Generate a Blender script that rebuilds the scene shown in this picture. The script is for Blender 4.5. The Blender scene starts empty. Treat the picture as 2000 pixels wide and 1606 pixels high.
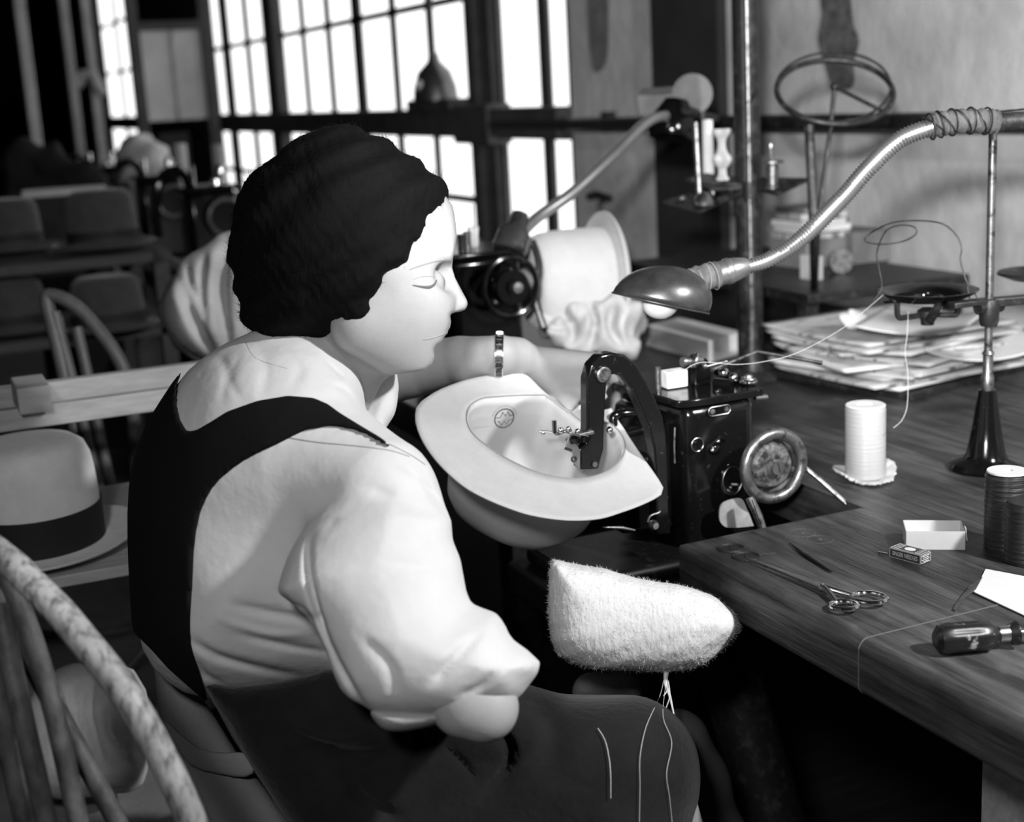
import bpy, bmesh, math, random
import numpy as np
from mathutils import Vector, Matrix
from mathutils.bvhtree import BVHTree
random.seed(7); RNG = np.random.default_rng(7)
SC = bpy.context.scene
COL = SC.collection
# ---------------------------------------------------------------- camera
F = 2747.0                                   # focal length in pixels of the 2000 x 1606 frame
PITCH, ROLL, YAW, CZ = math.radians(12.96), math.radians(-3.19), math.radians(23.5), 1.32
_fh = np.array([math.sin(YAW), math.cos(YAW), 0]); _rh = np.array([math.cos(YAW), -math.sin(YAW), 0]); _up = np.array([0, 0, 1.0])
FW = math.cos(PITCH)*_fh - math.sin(PITCH)*_up
_u = math.sin(PITCH)*_fh + math.cos(PITCH)*_up
XR = math.cos(ROLL)*_rh + math.sin(ROLL)*_u
UP = -math.sin(ROLL)*_rh + math.cos(ROLL)*_u
O = np.array([0, 0, CZ])
cd = bpy.data.cameras.new('camera'); cam = bpy.data.objects.new('camera', cd); COL.objects.link(cam)
cam.matrix_world = Matrix(((XR[0], UP[0], -FW[0], O[0]), (XR[1], UP[1], -FW[1], O[1]), (XR[2], UP[2], -FW[2], O[2]), (0, 0, 0, 1)))
cd.sensor_fit = 'HORIZONTAL'; cd.sensor_width = 36; cd.lens = F/2000*36; cd.clip_start = .05
cd.dof.use_dof = True; cd.dof.focus_distance = 1.52; cd.dof.aperture_fstop = 4.3
SC.camera = cam
# ---------------------------------------------------------------- world, lights, exposure
SC.view_settings.view_transform = 'Standard'; SC.view_settings.look = 'None'
SC.view_settings.gamma = 1; SC.view_settings.exposure = 0.0; SC.view_settings.use_curve_mapping = False
w = bpy.data.worlds.new('overcast_sky'); SC.world = w; w.use_nodes = True
w.node_tree.nodes['Background'].inputs[0].default_value = (1, 1, 1, 1)
w.node_tree.nodes['Background'].inputs[1].default_value = 1.9

def area(name, loc, tgt, size, power):
    l = bpy.data.lights.new(name, 'AREA'); l.shape = 'DISK'; l.size = size; l.energy = power
    o = bpy.data.objects.new(name, l); COL.objects.link(o); o.location = loc
    o.rotation_euler = (Vector(tgt)-Vector(loc)).to_track_quat('-Z', 'Y').to_euler()
    return o
area('flash_lamp_side', (1.4, .0, 1.95), (.85, 1.5, .85), .12, 43)
area('flash_lamp_camera', (-.25, -.05, 1.72), (.7, 2.0, .9), .16, 11)
_l = bpy.data.lights.new('wall_fill_spot', 'SPOT'); _l.energy = 320; _l.spot_size = math.radians(38); _l.spot_blend = .5; _l.shadow_soft_size = .05  # unseen spot added to brighten the plaster wall, cone kept off the woman
_s = bpy.data.objects.new('wall_fill_spot', _l); COL.objects.link(_s); _s.location = (-.2, -.2, 1.55)
_s.rotation_euler = (Vector((2.1, 2.85, 1.32))-Vector((-.2, -.2, 1.55))).to_track_quat('-Z', 'Y').to_euler()

def at(px, py, d): return O + (FW + XR*((px-1000)/F) + UP*((803-py)/F))*d
def onz(px, py, z):
    r = FW + XR*((px-1000)/F) + UP*((803-py)/F); return O + r*((z-CZ)/r[2])
def onx(px, py, x):
    r = FW + XR*((px-1000)/F) + UP*((803-py)/F); return O + r*(x/r[0])
def ony(px, py, y):
    r = FW + XR*((px-1000)/F) + UP*((803-py)/F); return O + r*(y/r[1])
V3 = lambda *a: np.array(a, float)
def unit(a): a = np.asarray(a, float); return a/np.linalg.norm(a)

# ---------------------------------------------------------------- materials
def mat(name, v, rough=.5, metal=0, var=0, scale=20, bump=0, bscale=200, stretch=(1, 1, 1), v2=None, edge=None, coat=0, sheen=0, spec=.5, trans=0, detail=5, wear=None):
    m = bpy.data.materials.new(name); m.use_nodes = True; nt = m.node_tree; b = nt.nodes['Principled BSDF']
    b.inputs['Base Color'].default_value = (v, v, v, 1); b.inputs['Roughness'].default_value = rough; b.inputs['Metallic'].default_value = metal
    b.inputs['Coat Weight'].default_value = coat; b.inputs['Sheen Weight'].default_value = sheen; b.inputs['Specular IOR Level'].default_value = spec
    b.inputs['Coat Roughness'].default_value = .08
    tc = nt.nodes.new('ShaderNodeTexCoord'); mp = nt.nodes.new('ShaderNodeMapping'); mp.inputs['Scale'].default_value = stretch
    nt.links.new(tc.outputs['Object'], mp.inputs['Vector'])
    if var or v2 is not None:
        n = nt.nodes.new('ShaderNodeTexNoise'); n.inputs['Scale'].default_value = scale; n.inputs['Detail'].default_value = detail
        n.inputs['Roughness'].default_value = .62
        nt.links.new(mp.outputs[0], n.inputs['Vector'])
        r = nt.nodes.new('ShaderNodeValToRGB'); lo = v*(1-var); hi = v*(1+var) if v2 is None else v2
        e0, e1 = edge or (.3, .7)
        r.color_ramp.elements[0].position = e0; r.color_ramp.elements[1].position = e1
        r.color_ramp.elements[0].color = (lo, lo, lo, 1); r.color_ramp.elements[1].color = (hi, hi, hi, 1)
        nt.links.new(n.outputs[0], r.inputs[0]); nt.links.new(r.outputs[0], b.inputs['Base Color'])
        if wear:
            n3 = nt.nodes.new('ShaderNodeTexNoise'); n3.inputs['Scale'].default_value = wear[0]; n3.inputs['Detail'].default_value = 6; n3.inputs['Roughness'].default_value = .65
            nt.links.new(tc.outputs['Object'], n3.inputs['Vector'])
            r3 = nt.nodes.new('ShaderNodeValToRGB'); r3.color_ramp.elements[0].position = wear[1]; r3.color_ramp.elements[1].position = wear[2]; nt.links.new(n3.outputs[0], r3.inputs[0])
            mx = nt.nodes.new('ShaderNodeMix'); mx.data_type = 'RGBA'; mx.blend_type = 'MULTIPLY'; mx.inputs[0].default_value = 1
            r3.color_ramp.elements[0].color = (wear[3],)*3+(1,); r3.color_ramp.elements[1].color = (wear[4],)*3+(1,)
            nt.links.new(r.outputs[0], mx.inputs[6]); nt.links.new(r3.outputs[0], mx.inputs[7]); nt.links.new(mx.outputs[2], b.inputs['Base Color'])
    if bump:
        n2 = nt.nodes.new('ShaderNodeTexNoise'); n2.inputs['Scale'].default_value = bscale; n2.inputs['Detail'].default_value = 4
        nt.links.new(mp.outputs[0], n2.inputs['Vector'])
        bp = nt.nodes.new('ShaderNodeBump'); bp.inputs['Strength'].default_value = 1; bp.inputs['Distance'].default_value = bump
        nt.links.new(n2.outputs[0], bp.inputs['Height']); nt.links.new(bp.outputs[0], b.inputs['Normal'])
    return m
M = {}
M['plaster'] = mat('wall_plaster', .57, .9, var=.33, scale=2.6, bump=.004, bscale=18, detail=9)
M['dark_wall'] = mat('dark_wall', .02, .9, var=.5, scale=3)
M['ceiling'] = mat('ceiling_board', .05, .9, var=.2)
M['floor'] = mat('floor_boards', .03, .7, var=.5, scale=6, stretch=(1, 8, 1))
M['steel_frame'] = mat('window_steel', .05, .7, var=.4, scale=8)
M['pale_post'] = mat('pale_post_paint', .42, .8, var=.3, scale=6)
M['panel'] = mat('panel_board', .6, .85, var=.15, scale=5)
M['black'] = mat('black_enamel', .004, .13, bump=.0001, bscale=60, var=.3, scale=30, spec=.45)
M['blackworn'] = mat('black_enamel_worn', .005, .15, v2=.09, scale=150, edge=(.64, .8), bump=.0001, bscale=100, spec=.4)
M['wheelface'] = mat('worn_wheel_face', .03, .5, metal=.5, v2=.26, scale=70, edge=(.42, .68), bump=.0004, bscale=160)
M['blackdull'] = mat('black_casting', .006, .45, v2=.03, scale=80, edge=(.55, .8), spec=.2)
M['dimgarment'] = mat('dim_dark_cloth', .01, .95, v2=.04, scale=9, spec=.05)
M['iron'] = mat('dark_iron', .025, .45, metal=.4, v2=.09, scale=60, edge=(.5, .75), bump=.0004, bscale=120)
M['steel'] = mat('bright_steel', .55, .3, metal=1, var=.25, scale=60)
M['steelworn'] = mat('worn_steel', .28, .38, metal=.9, v2=.06, scale=90, edge=(.5, .68), bump=.0003, bscale=160)
M['chrome'] = mat('polished_steel', .7, .16, metal=1)
M['table'] = mat('bench_wood', .022, .40, v2=.085, scale=9, edge=(.36, .70), wear=(5, .35, .65, .45, 1.7), stretch=(9, .7, 9), bump=.0012, bscale=30, spec=.4, detail=9)
M['table2'] = mat('bench_wood_dark', .02, .42, v2=.05, scale=9, edge=(.35, .72), stretch=(9, .9, 9), bump=.001, bscale=30, detail=9)
M['ring_mark'] = mat('stamp_mark', .012, .6)
M['scratch'] = mat('bare_scratch', .16, .7)
M['tablehole'] = mat('dark_cavity', .004, .9)
M['felt'] = mat('pale_felt', .54, .95, var=.05, scale=40, bump=.0005, bscale=700, sheen=.2, spec=.1)
M['felt2'] = mat('grey_felt', .82, .95, var=.08, scale=30, bump=.0005, bscale=600, sheen=.2, spec=.1)
M['darkfelt'] = mat('dark_felt', .055, .85, var=.2, scale=30, bump=.0005, bscale=600, sheen=.3, spec=.2)
M['leather'] = mat('sweatband_leather', .66, .55, var=.04, scale=60, spec=.3)
M['satin'] = mat('satin_lining', .66, .35, var=.06, scale=15, bump=.001, bscale=25, stretch=(1, 1, .4))
M['ink'] = mat('stamp_ink', .05, .7)
M['ribbon'] = mat('dark_ribbon', .012, .75, bump=.0004, bscale=300)
M['fuzz'] = mat('white_fleece', .74, .95, var=.05, scale=30, bump=.002, bscale=160, stretch=(1, 1, .5), spec=.1)
M['blouse'] = mat('cotton_blouse', .60, .9, bump=.0035, bscale=16, var=.03, scale=30, spec=.1)
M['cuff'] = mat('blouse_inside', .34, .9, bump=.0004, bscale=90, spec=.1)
M['pinafore'] = mat('black_pinafore_cloth', .006, .9, bump=.0004, bscale=500, spec=.12)
M['skirt'] = mat('charcoal_wool_skirt', .013, .95, var=.35, scale=14, bump=.0014, bscale=120, spec=.1, sheen=.1)
M['stocking'] = mat('grey_stocking', .10, .8, spec=.2)
M['skin'] = mat('skin', .35, .5, var=.04, scale=60, bump=.00025, bscale=500, spec=.3)
M['lip'] = mat('lips', .3, .45, spec=.4)
M['lash'] = mat('lash_hair', .12, .8, spec=.1)
M['brow'] = mat('thin_brow_hair', .3, .8, spec=.1)
M['coat'] = mat('grey_coat_cloth', .22, .95, bump=.0008, bscale=200, var=.12, scale=12, spec=.1)
M['cloth'] = mat('pale_cloth', .5, .95, var=.25, scale=8, bump=.002, bscale=30, spec=.1)
M['chairwood'] = mat('worn_chair_wood', .06, .5, v2=.34, scale=55, edge=(.34, .54), stretch=(3.2, 3.2, .9), wear=(9, .35, .65, .6, 1.15), bump=.0006, bscale=120, detail=9)
M['chairdark'] = mat('dark_chair_wood', .028, .55, v2=.10, scale=24, edge=(.4, .7), stretch=(2, 2, 1), bump=.0006, bscale=120, detail=9)
M['chairmid'] = mat('plain_chair_wood', .10, .5, var=.3, scale=20, stretch=(2, 2, 1))
M['rackwood'] = mat('rack_wood', .42, .7, var=.22, scale=14, stretch=(1, 6, 6))
M['rackdark'] = mat('dark_rack_wood', .05, .7, var=.3, scale=14, stretch=(1, 6, 6))
M['sackcloth'] = mat('pale_sackcloth', .75, .95, var=.25, scale=14, bump=.002, bscale=40, spec=.1)
M['paper'] = mat('white_paper', .76, .8, var=.04, scale=20)
M['news'] = mat('printed_paper', .55, .85, v2=.13, scale=14, edge=(.55, .62), stretch=(1, 5, 1), detail=9)
M['card'] = mat('white_cardboard', .68, .8, var=.05, scale=40)
M['boxdark'] = mat('printed_box', .06, .6, var=.15, scale=60)
M['boxgrey'] = mat('grey_box', .2, .8, var=.2, scale=20)
M['threadwhite'] = mat('white_thread', .44, .32, bump=.0005, bscale=70, stretch=(.12, .12, 14), var=.05, scale=40)
M['threaddark'] = mat('dark_thread', .02, .35, bump=.0012, bscale=70, stretch=(.12, .12, 14), v2=.05, scale=30, edge=(.45, .7))
M['thread'] = mat('loose_thread', .6, .7)
M['felt_pad'] = mat('frayed_felt_pad', .55, .95, var=.25, scale=60, bump=.003, bscale=90)
M['cordcover'] = mat('cloth_cord', .10, .85, var=.4, scale=60, bump=.001, bscale=150)
M['hose'] = mat('metal_hose', .42, .35, metal=.85, var=.12, scale=20)
M['shade'] = mat('lamp_shade_metal', .10, .3, metal=.75, var=.4, scale=25)
M['bulb'] = mat('frosted_bulb', .6, .2, var=.02)
M['handle'] = mat('worn_tool_paint', .012, .35, v2=.35, scale=80, edge=(.6, .68), coat=.2)
M['wax'] = mat('white_wax', .8, .45, bump=.001, bscale=80)
M['steelworn2'] = mat('spotted_steel', .5, .5, metal=.5, var=.3, scale=40)
M['felt2w'] = mat('pale_felt_crown', .62, .95, var=.04, scale=40, bump=.0005, bscale=700, sheen=.2, spec=.1)
M['inkpale'] = mat('pale_ink', .3, .7)
M['hair'] = mat('black_hair', .0035, .8, bump=.0008, bscale=300, stretch=(1, 1, .25), spec=.08)
M['bracelet'] = mat('bracelet_metal', .18, .35, metal=.9, v2=.04, scale=300, edge=(.4, .6))
g = bpy.data.materials.new('window_glass'); g.use_nodes = True; nt = g.node_tree; nt.nodes.clear()
_o = nt.nodes.new('ShaderNodeOutputMaterial'); _m = nt.nodes.new('ShaderNodeMixShader'); _t = nt.nodes.new('ShaderNodeBsdfTransparent'); _gl = nt.nodes.new('ShaderNodeBsdfGlossy')
_gl.inputs['Roughness'].default_value = .1; _m.inputs[0].default_value = .06
nt.links.new(_t.outputs[0], _m.inputs[1]); nt.links.new(_gl.outputs[0], _m.inputs[2]); nt.links.new(_m.outputs[0], _o.inputs[0])
M['glass'] = g

# ---------------------------------------------------------------- mesh helpers (all vertices in world metres)
def frame(axis):
    a = unit(axis); t = V3(0, 0, 1) if abs(a[2]) < .9 else V3(1, 0, 0)
    x = unit(np.cross(t, a)); return x, np.cross(a, x), a
def catmull(P, n=6, closed=False):
    P = [np.asarray(p, float) for p in P]; N = len(P); out = []
    rng = range(N) if closed else range(N-1)
    for i in rng:
        p0 = P[(i-1) % N] if closed or i > 0 else P[0]; p1 = P[i]; p2 = P[(i+1) % N]
        p3 = P[(i+2) % N] if closed or i+2 < N else P[-1]
        for k in range(n):
            t = k/n; out.append(.5*((2*p1)+(p2-p0)*t+(2*p0-5*p1+4*p2-p3)*t*t+(3*p1-p0-3*p2+p3)*t**3))
    if not closed: out.append(P[-1])
    return out
class MB:
    def __init__(s): s.v = []; s.f = []
    def add(s, v, f):
        o = len(s.v); s.v += [tuple(map(float, p)) for p in v]; s.f += [tuple(i+o for i in q) for q in f]; return s
    def hexa(s, p): return s.add(p, [(0, 3, 2, 1), (4, 5, 6, 7), (0, 1, 5, 4), (1, 2, 6, 5), (2, 3, 7, 6), (3, 0, 4, 7)])
    def box(s, x0, x1, y0, y1, z0, z1):
        return s.hexa([(x0, y0, z0), (x1, y0, z0), (x1, y1, z0), (x0, y1, z0), (x0, y0, z1), (x1, y0, z1), (x1, y1, z1), (x0, y1, z1)])
    def obox(s, c, size, ax=V3(1, 0, 0), up=V3(0, 0, 1)):
        x = unit(ax); z = unit(np.asarray(up, float)-np.dot(up, x)*x); y = np.cross(z, x); c = np.asarray(c, float); h = np.array(size)/2
        return s.hexa([c+x*h[0]*a+y*h[1]*b+z*h[2]*e for a, b, e in ((-1, -1, -1), (1, -1, -1), (1, 1, -1), (-1, 1, -1), (-1, -1, 1), (1, -1, 1), (1, 1, 1), (-1, 1, 1))])
    def tube(s, P, r, n=10, closed=False):
        P = [np.asarray(p, float) for p in P]; N = len(P); R = r if hasattr(r, '__len__') else [r]*N
        if len(R) != N: R = np.interp(np.linspace(0, 1, N), np.linspace(0, 1, len(R)), R)
        T = [unit(P[(i+1) % N]-P[i-1]) if closed or 0 < i < N-1 else unit(P[min(i+1, N-1)]-P[max(i-1, 0)]) for i in range(N)]
        x, y, _ = frame(T[0]); vs = []
        for i in range(N):
            x = x-np.dot(x, T[i])*T[i]; x = unit(x); y = np.cross(T[i], x)
            vs += [P[i]+(x*math.cos(a)+y*math.sin(a))*R[i] for a in np.arange(n)*2*math.pi/n]
        fs = [(i*n+k, i*n+(k+1) % n, ((i+1) % N)*n+(k+1) % n, ((i+1) % N)*n+k) for i in range(N if closed else N-1) for k in range(n)]
        if not closed: fs += [tuple(range(n))[::-1], tuple(range((N-1)*n, N*n))]
        return s.add(vs, fs)
    def lathe(s, prof, o, axis=(0, 0, 1), n=32, sx=1, sy=1, xdir=None):
        x, y, a = frame(axis)
        if xdir is not None: x = unit(np.asarray(xdir, float)-np.dot(xdir, a)*a); y = np.cross(a, x)
        o = np.asarray(o, float); vs = []
        for r, h in prof: vs += [o+a*h+(x*math.cos(t)*sx+y*math.sin(t)*sy)*max(r, 1e-5) for t in np.arange(n)*2*math.pi/n]
        N = len(prof); fs = [(i*n+k, i*n+(k+1) % n, (i+1)*n+(k+1) % n, (i+1)*n+k) for i in range(N-1) for k in range(n)]
        if prof[0][0] > 1e-4: fs.append(tuple(range(n))[::-1])
        if prof[-1][0] > 1e-4: fs.append(tuple(range((N-1)*n, N*n)))
        return s.add(vs, fs)
    def torus(s, c, axis, R, r, n=40, m=10, sx=1, sy=1):
        x, y, a = frame(axis); c = np.asarray(c, float)
        return s.tube([c+(x*math.cos(t)*sx+y*math.sin(t)*sy)*R for t in np.arange(n)*2*math.pi/n], r, m, True)
    def prism(s, P, vec):
        P = [np.asarray(p, float) for p in P]; N = len(P); vec = np.asarray(vec, float)
        return s.add(P+[p+vec for p in P], [tuple(range(N))[::-1], tuple(range(N, 2*N))]+[(i, (i+1) % N, N+(i+1) % N, N+i) for i in range(N)])
    def ell(s, c, r, n=20):
        r = np.ones(3)*r; m = n//2
        vs = [np.asarray(c)+r*V3(math.sin(math.pi*j/m)*math.cos(2*math.pi*i/n), math.sin(math.pi*j/m)*math.sin(2*math.pi*i/n), math.cos(math.pi*j/m)) for j in range(m+1) for i in range(n)]
        return s.add(vs, [(j*n+i, (j+1)*n+i, (j+1)*n+(i+1) % n, j*n+(i+1) % n) for j in range(m) for i in range(n)])
    def grid(s, G, closed_u=False, thick=None):
        # G[i][j] points; optional thickness vector field
        nu, nv = len(G), len(G[0]); vs = [p for r in G for p in r]
        fs = [(i*nv+j, ((i+1) % nu)*nv+j, ((i+1) % nu)*nv+j+1, i*nv+j+1) for i in range(nu if closed_u else nu-1) for j in range(nv-1)]
        return s.add(vs, fs)
ORG = {}
def link(o, parent):
    COL.objects.link(o)
    if parent is not None: o.parent = parent
def thing(name, label, cat, loc, group=None, kind=None):
    o = bpy.data.objects.new(name, None); o.empty_display_size = .02; COL.objects.link(o); o.location = loc; ORG[o.name] = np.array(loc, float)
    o['label'] = label; o['category'] = cat
    if group: o['group'] = group
    return o
def tag(o, label=None, cat=None, group=None, kind=None):
    for k, v in (('label', label), ('category', cat), ('group', group), ('kind', kind)):
        if v: o[k] = v
    return o
def build(name, mb, m, parent=None, bevel=0, ang=35, solid=0, sub=0, flat=False, disp=None, **kw):
    me = bpy.data.meshes.new(name)
    v = np.array(mb.v if isinstance(mb, MB) else mb[0], float); f = mb.f if isinstance(mb, MB) else mb[1]
    if parent is not None: org = ORG[parent.name]
    else:
        lo, hi = v.min(0), v.max(0); org = np.array([(lo[0]+hi[0])/2, (lo[1]+hi[1])/2, lo[2]])
    me.from_pydata((v-org).tolist() if not isinstance(f, np.ndarray) else (v-org), [], f if not isinstance(f, np.ndarray) else f.tolist()); me.validate()
    bm = bmesh.new(); bm.from_mesh(me)
    bmesh.ops.remove_doubles(bm, verts=bm.verts, dist=1e-6); bmesh.ops.recalc_face_normals(bm, faces=bm.faces); bm.to_mesh(me); bm.free()
    if not flat:
        me.polygons.foreach_set('use_smooth', [True]*len(me.polygons)); me.set_sharp_from_angle(angle=math.radians(ang))
    me.materials.append(M[m] if isinstance(m, str) else m)
    o = bpy.data.objects.new(name, me); link(o, parent); ORG[o.name] = org
    if parent is None: o.location = org
    if solid: mo = o.modifiers.new('solid', 'SOLIDIFY'); mo.thickness = solid; mo.offset = 0
    if bevel: mo = o.modifiers.new('bevel', 'BEVEL'); mo.width = bevel; mo.segments = 3; mo.limit_method = 'ANGLE'; mo.harden_normals = False
    if sub: mo = o.modifiers.new('sub', 'SUBSURF'); mo.levels = sub; mo.render_levels = sub
    return tag(o, **kw)
def struct(name, mb, m, **k): o = build(name, mb, m, **k); o['kind'] = 'structure'; return o
def text_mb(txt, o, xd, yd, size, depth=.0004, font_scale=(1, 1)):
    c = bpy.data.curves.new('t', 'FONT'); c.body = txt; c.size = 1; c.extrude = .5; c.align_x = 'CENTER'; c.align_y = 'CENTER'; c.resolution_u = 3
    ob = bpy.data.objects.new('t', c); COL.objects.link(ob); me = bpy.data.meshes.new_from_object(ob.evaluated_get(bpy.context.evaluated_depsgraph_get()))
    xd, yd = unit(xd), unit(yd); n = np.cross(xd, yd); mb = MB()
    mb.add([np.asarray(o)+xd*p.co.x*size*font_scale[0]+yd*p.co.y*size*font_scale[1]+n*p.co.z*depth for p in me.vertices], [tuple(p.vertices) for p in me.polygons])
    bpy.data.objects.remove(ob); bpy.data.curves.remove(c); bpy.data.meshes.remove(me); return mb

# ---------------------------------------------------------------- implicit surfaces for bodies and cloth (camera-aligned metres)
def cp(px, py, d): return np.array([(px-1000)*d/F, (803-py)*d/F, d])
def cworld(v): return O + v[:, :1]*XR + v[:, 1:2]*UP + v[:, 2:3]*FW
def nets(fn, lo, hi, h):
    lo = np.array(lo); hi = np.array(hi); n = np.maximum(((hi-lo)/h).astype(int)+2, 4)
    ax = [lo[i]+h*np.arange(n[i], dtype=np.float32) for i in range(3)]
    X, Y, D = np.meshgrid(*[a.astype(np.float32) for a in ax], indexing='ij')
    f = fn(X, Y, D).astype(np.float32); s = f < 0
    f[0], f[-1], f[:, 0], f[:, -1], f[:, :, 0], f[:, :, -1] = [np.maximum(q, 1e-4) for q in (f[0], f[-1], f[:, 0], f[:, -1], f[:, :, 0], f[:, :, -1])]
    s = f < 0
    cs = [(i, j, k) for i in (0, 1) for j in (0, 1) for k in (0, 1)]
    sl = lambda A, c: A[c[0]:A.shape[0]-1+c[0], c[1]:A.shape[1]-1+c[1], c[2]:A.shape[2]-1+c[2]]
    cnt = sum(sl(s, c).astype(np.int8) for c in cs); act = (cnt > 0) & (cnt < 8)
    idx = np.argwhere(act); vid = np.full(act.shape, -1, np.int64); vid[act] = np.arange(len(idx))
    acc = np.zeros((len(idx), 3)); num = np.zeros(len(idx))
    for a in cs:
        for ax_ in range(3):
            if a[ax_]: continue
            b = list(a); b[ax_] = 1
            fa = f[idx[:, 0]+a[0], idx[:, 1]+a[1], idx[:, 2]+a[2]]; fb = f[idx[:, 0]+b[0], idx[:, 1]+b[1], idx[:, 2]+b[2]]
            m = (fa < 0) != (fb < 0); t = fa/np.where(m, fa-fb, 1)
            p = np.tile(np.array(a, float), (len(idx), 1)); p[:, ax_] = t
            acc[m] += p[m]; num[m] += 1
    V = lo + (idx + acc/num[:, None])*h
    Q = []
    for ax_ in range(3):
        o1, o2 = [i for i in range(3) if i != ax_]
        a = [slice(1, -1)]*3; a[ax_] = slice(0, -1); b = list(a); b[ax_] = slice(1, None)
        e = s[tuple(a)] != s[tuple(b)]; ii = np.argwhere(e)
        g = ii.copy(); g[:, o1] += 1; g[:, o2] += 1
        inside = s[g[:, 0], g[:, 1], g[:, 2]]
        q = []
        for d1, d2 in ((-1, -1), (0, -1), (0, 0), (-1, 0)):
            c = g.copy(); c[:, o1] += d1; c[:, o2] += d2; q.append(vid[c[:, 0], c[:, 1], c[:, 2]])
        q = np.stack(q, 1); flip = inside if ax_ != 1 else ~inside
        q[~flip] = q[~flip][:, ::-1]; Q.append(q)
    Q = np.concatenate(Q); Q = Q[(Q >= 0).all(1)]
    return cworld(V), Q
def folds(mesh, lines, dmax=9.):
    """press creases into cloth: each line is (points in the photo frame, width px, depth m)"""
    V, Q = mesh; r = V-O; d = r@FW; px = 1000+F*(r@XR)/d; py = 803-F*(r@UP)/d; V = V.copy()
    for P, w_, A in lines:
        P = catmull([np.array(p, float) for p in P], 4); best = np.full(len(V), 1e9); tt = np.zeros(len(V)); n_ = len(P)-1
        for i in range(n_):
            e = P[i+1]-P[i]; t = np.clip(((px-P[i][0])*e[0]+(py-P[i][1])*e[1])/max(e@e, 1e-9), 0, 1)
            q = (px-P[i][0]-t*e[0])**2+(py-P[i][1]-t*e[1])**2; m = q < best; best[m] = q[m]; tt[m] = (i+t[m])/n_
        a = A*np.exp(-best/w_**2)*np.sin(np.clip(tt, .04, .96)*math.pi)**.7*(d < dmax); V += a[:, None]*FW
    return V, Q
def smin(a, b, k): h = np.maximum(k-np.abs(a-b), 0)/k; return np.minimum(a, b)-h*h*k*.25
def smax(a, b, k): return -smin(-a, -b, k)
def ball(X, Y, D, c, r):
    r = np.ones(3)*r; q = np.sqrt(((X-c[0])/r[0])**2+((Y-c[1])/r[1])**2+((D-c[2])/r[2])**2); return (q-1)*r.min()
def cap(X, Y, D, a, b, ra, rb=None):
    rb = ra if rb is None else rb; ab = b-a; t = ((X-a[0])*ab[0]+(Y-a[1])*ab[1]+(D-a[2])*ab[2])/max(ab@ab, 1e-9); t = np.clip(t, 0, 1)
    return np.sqrt((X-a[0]-t*ab[0])**2+(Y-a[1]-t*ab[1])**2+(D-a[2]-t*ab[2])**2)-(ra+(rb-ra)*t)
def chain(X, Y, D, pts, rs, k=.01):
    f = None
    for i in range(len(pts)-1):
        g_ = cap(X, Y, D, pts[i], pts[i+1], rs[i], rs[i+1]); f = g_ if f is None else smin(f, g_, k)
    return f
def poly2(X, Y, D, P, n=1):
    P = [np.array(p, float) for p in P]
    if n > 1: P = catmull(P, n, True)
    px = 1000+F*X/D; py = 803-F*Y/D; best = np.full(X.shape, 1e12, np.float32); ins = np.zeros(X.shape, bool)
    for i in range(len(P)):
        a = P[i]; b = P[(i+1) % len(P)]; e = b-a
        if e@e < 1e-9: continue
        t = np.clip(((px-a[0])*e[0]+(py-a[1])*e[1])/(e@e), 0, 1)
        best = np.minimum(best, (px-a[0]-t*e[0])**2+(py-a[1]-t*e[1])**2)
        if a[1] != b[1]:
            c = ((a[1] > py) != (b[1] > py)) & (px < a[0]+(py-a[1])/(b[1]-a[1])*e[0]); ins ^= c
    r = np.sqrt(best)*D/F; return np.where(ins, -r, r)
def bounds(P, d0, d1, m=.02):
    c = np.array([cp(p[0], p[1], d) for p in P for d in (d0, d1)]); return c.min(0)-m, c.max(0)+m
def wob(X, Y, D, s, seed=0):
    r = np.random.default_rng(seed); f = 0
    for i in range(5):
        k = r.normal(size=3)*s; f = f+np.sin(X*k[0]+Y*k[1]+D*k[2]+r.uniform(0, 6))
    return f/5
# ================================================================ the room
WX = 2.1
struct('floor', MB().box(-4, 2.3, -2.5, 20, -.1, 0), 'floor')
struct('ceiling', MB().box(-4, 2.3, -2.5, 20, 3.3, 3.4), 'ceiling')
struct('wall_left', MB().box(-4.2, -4, -2.5, 20, 0, 3.3), 'dark_wall')
struct('wall_back', MB().box(-4, 2.3, 20, 20.2, 0, 3.3), 'dark_wall')
struct('wall_front', MB().box(-4, 2.3, -2.7, -2.5, 0, 3.3), 'dark_wall')
wall = MB().box(WX, WX+.2, -2.5, 4.2, 0, 3.3)
wall.box(WX, WX+.2, 4.2, 20, 0, .62).box(WX, WX+.2, 4.2, 20, 2.75, 3.3)
struct('wall_right', wall, 'plaster')
struct('trim_8', MB().box(WX, WX+.03, 9.4, 12.05, .62, 2.75), 'dark_wall')
struct('trim_9', MB().box(WX, WX+.03, 14.05, 20, .62, 2.75), 'dark_wall')
# stains where the plaster has been patched
def blotch(name, pts, seed):
    r = np.random.default_rng(seed); P = catmull([np.array(p, float)+r.normal(0, 3, 2) for p in pts], 3, True)
    struct(name, MB().prism([onx(a, b, WX-.001) for a, b in P], (-.003, 0, 0)), M['stain'])
M['stain'] = mat('plaster_stain', .07, .95, v2=.2, scale=30, edge=(.4, .75), detail=8)
M['stainpale'] = mat('plaster_stain_pale', .16, .95, v2=.3, scale=14, edge=(.4, .75), detail=8)
blotch('trim_1', [(1603, -30), (1655, -30), (1662, 40), (1680, 80), (1668, 120), (1665, 170), (1630, 172), (1612, 130), (1598, 80), (1606, 30)], 2)
o = struct('trim_2', MB().prism([onx(a, b, WX-.001) for a, b in catmull([(1152, -30), (1185, -30), (1190, 60), (1186, 120), (1170, 140), (1158, 130), (1150, 60)], 3, True)], (-.003, 0, 0)), 'stainpale')
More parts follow.
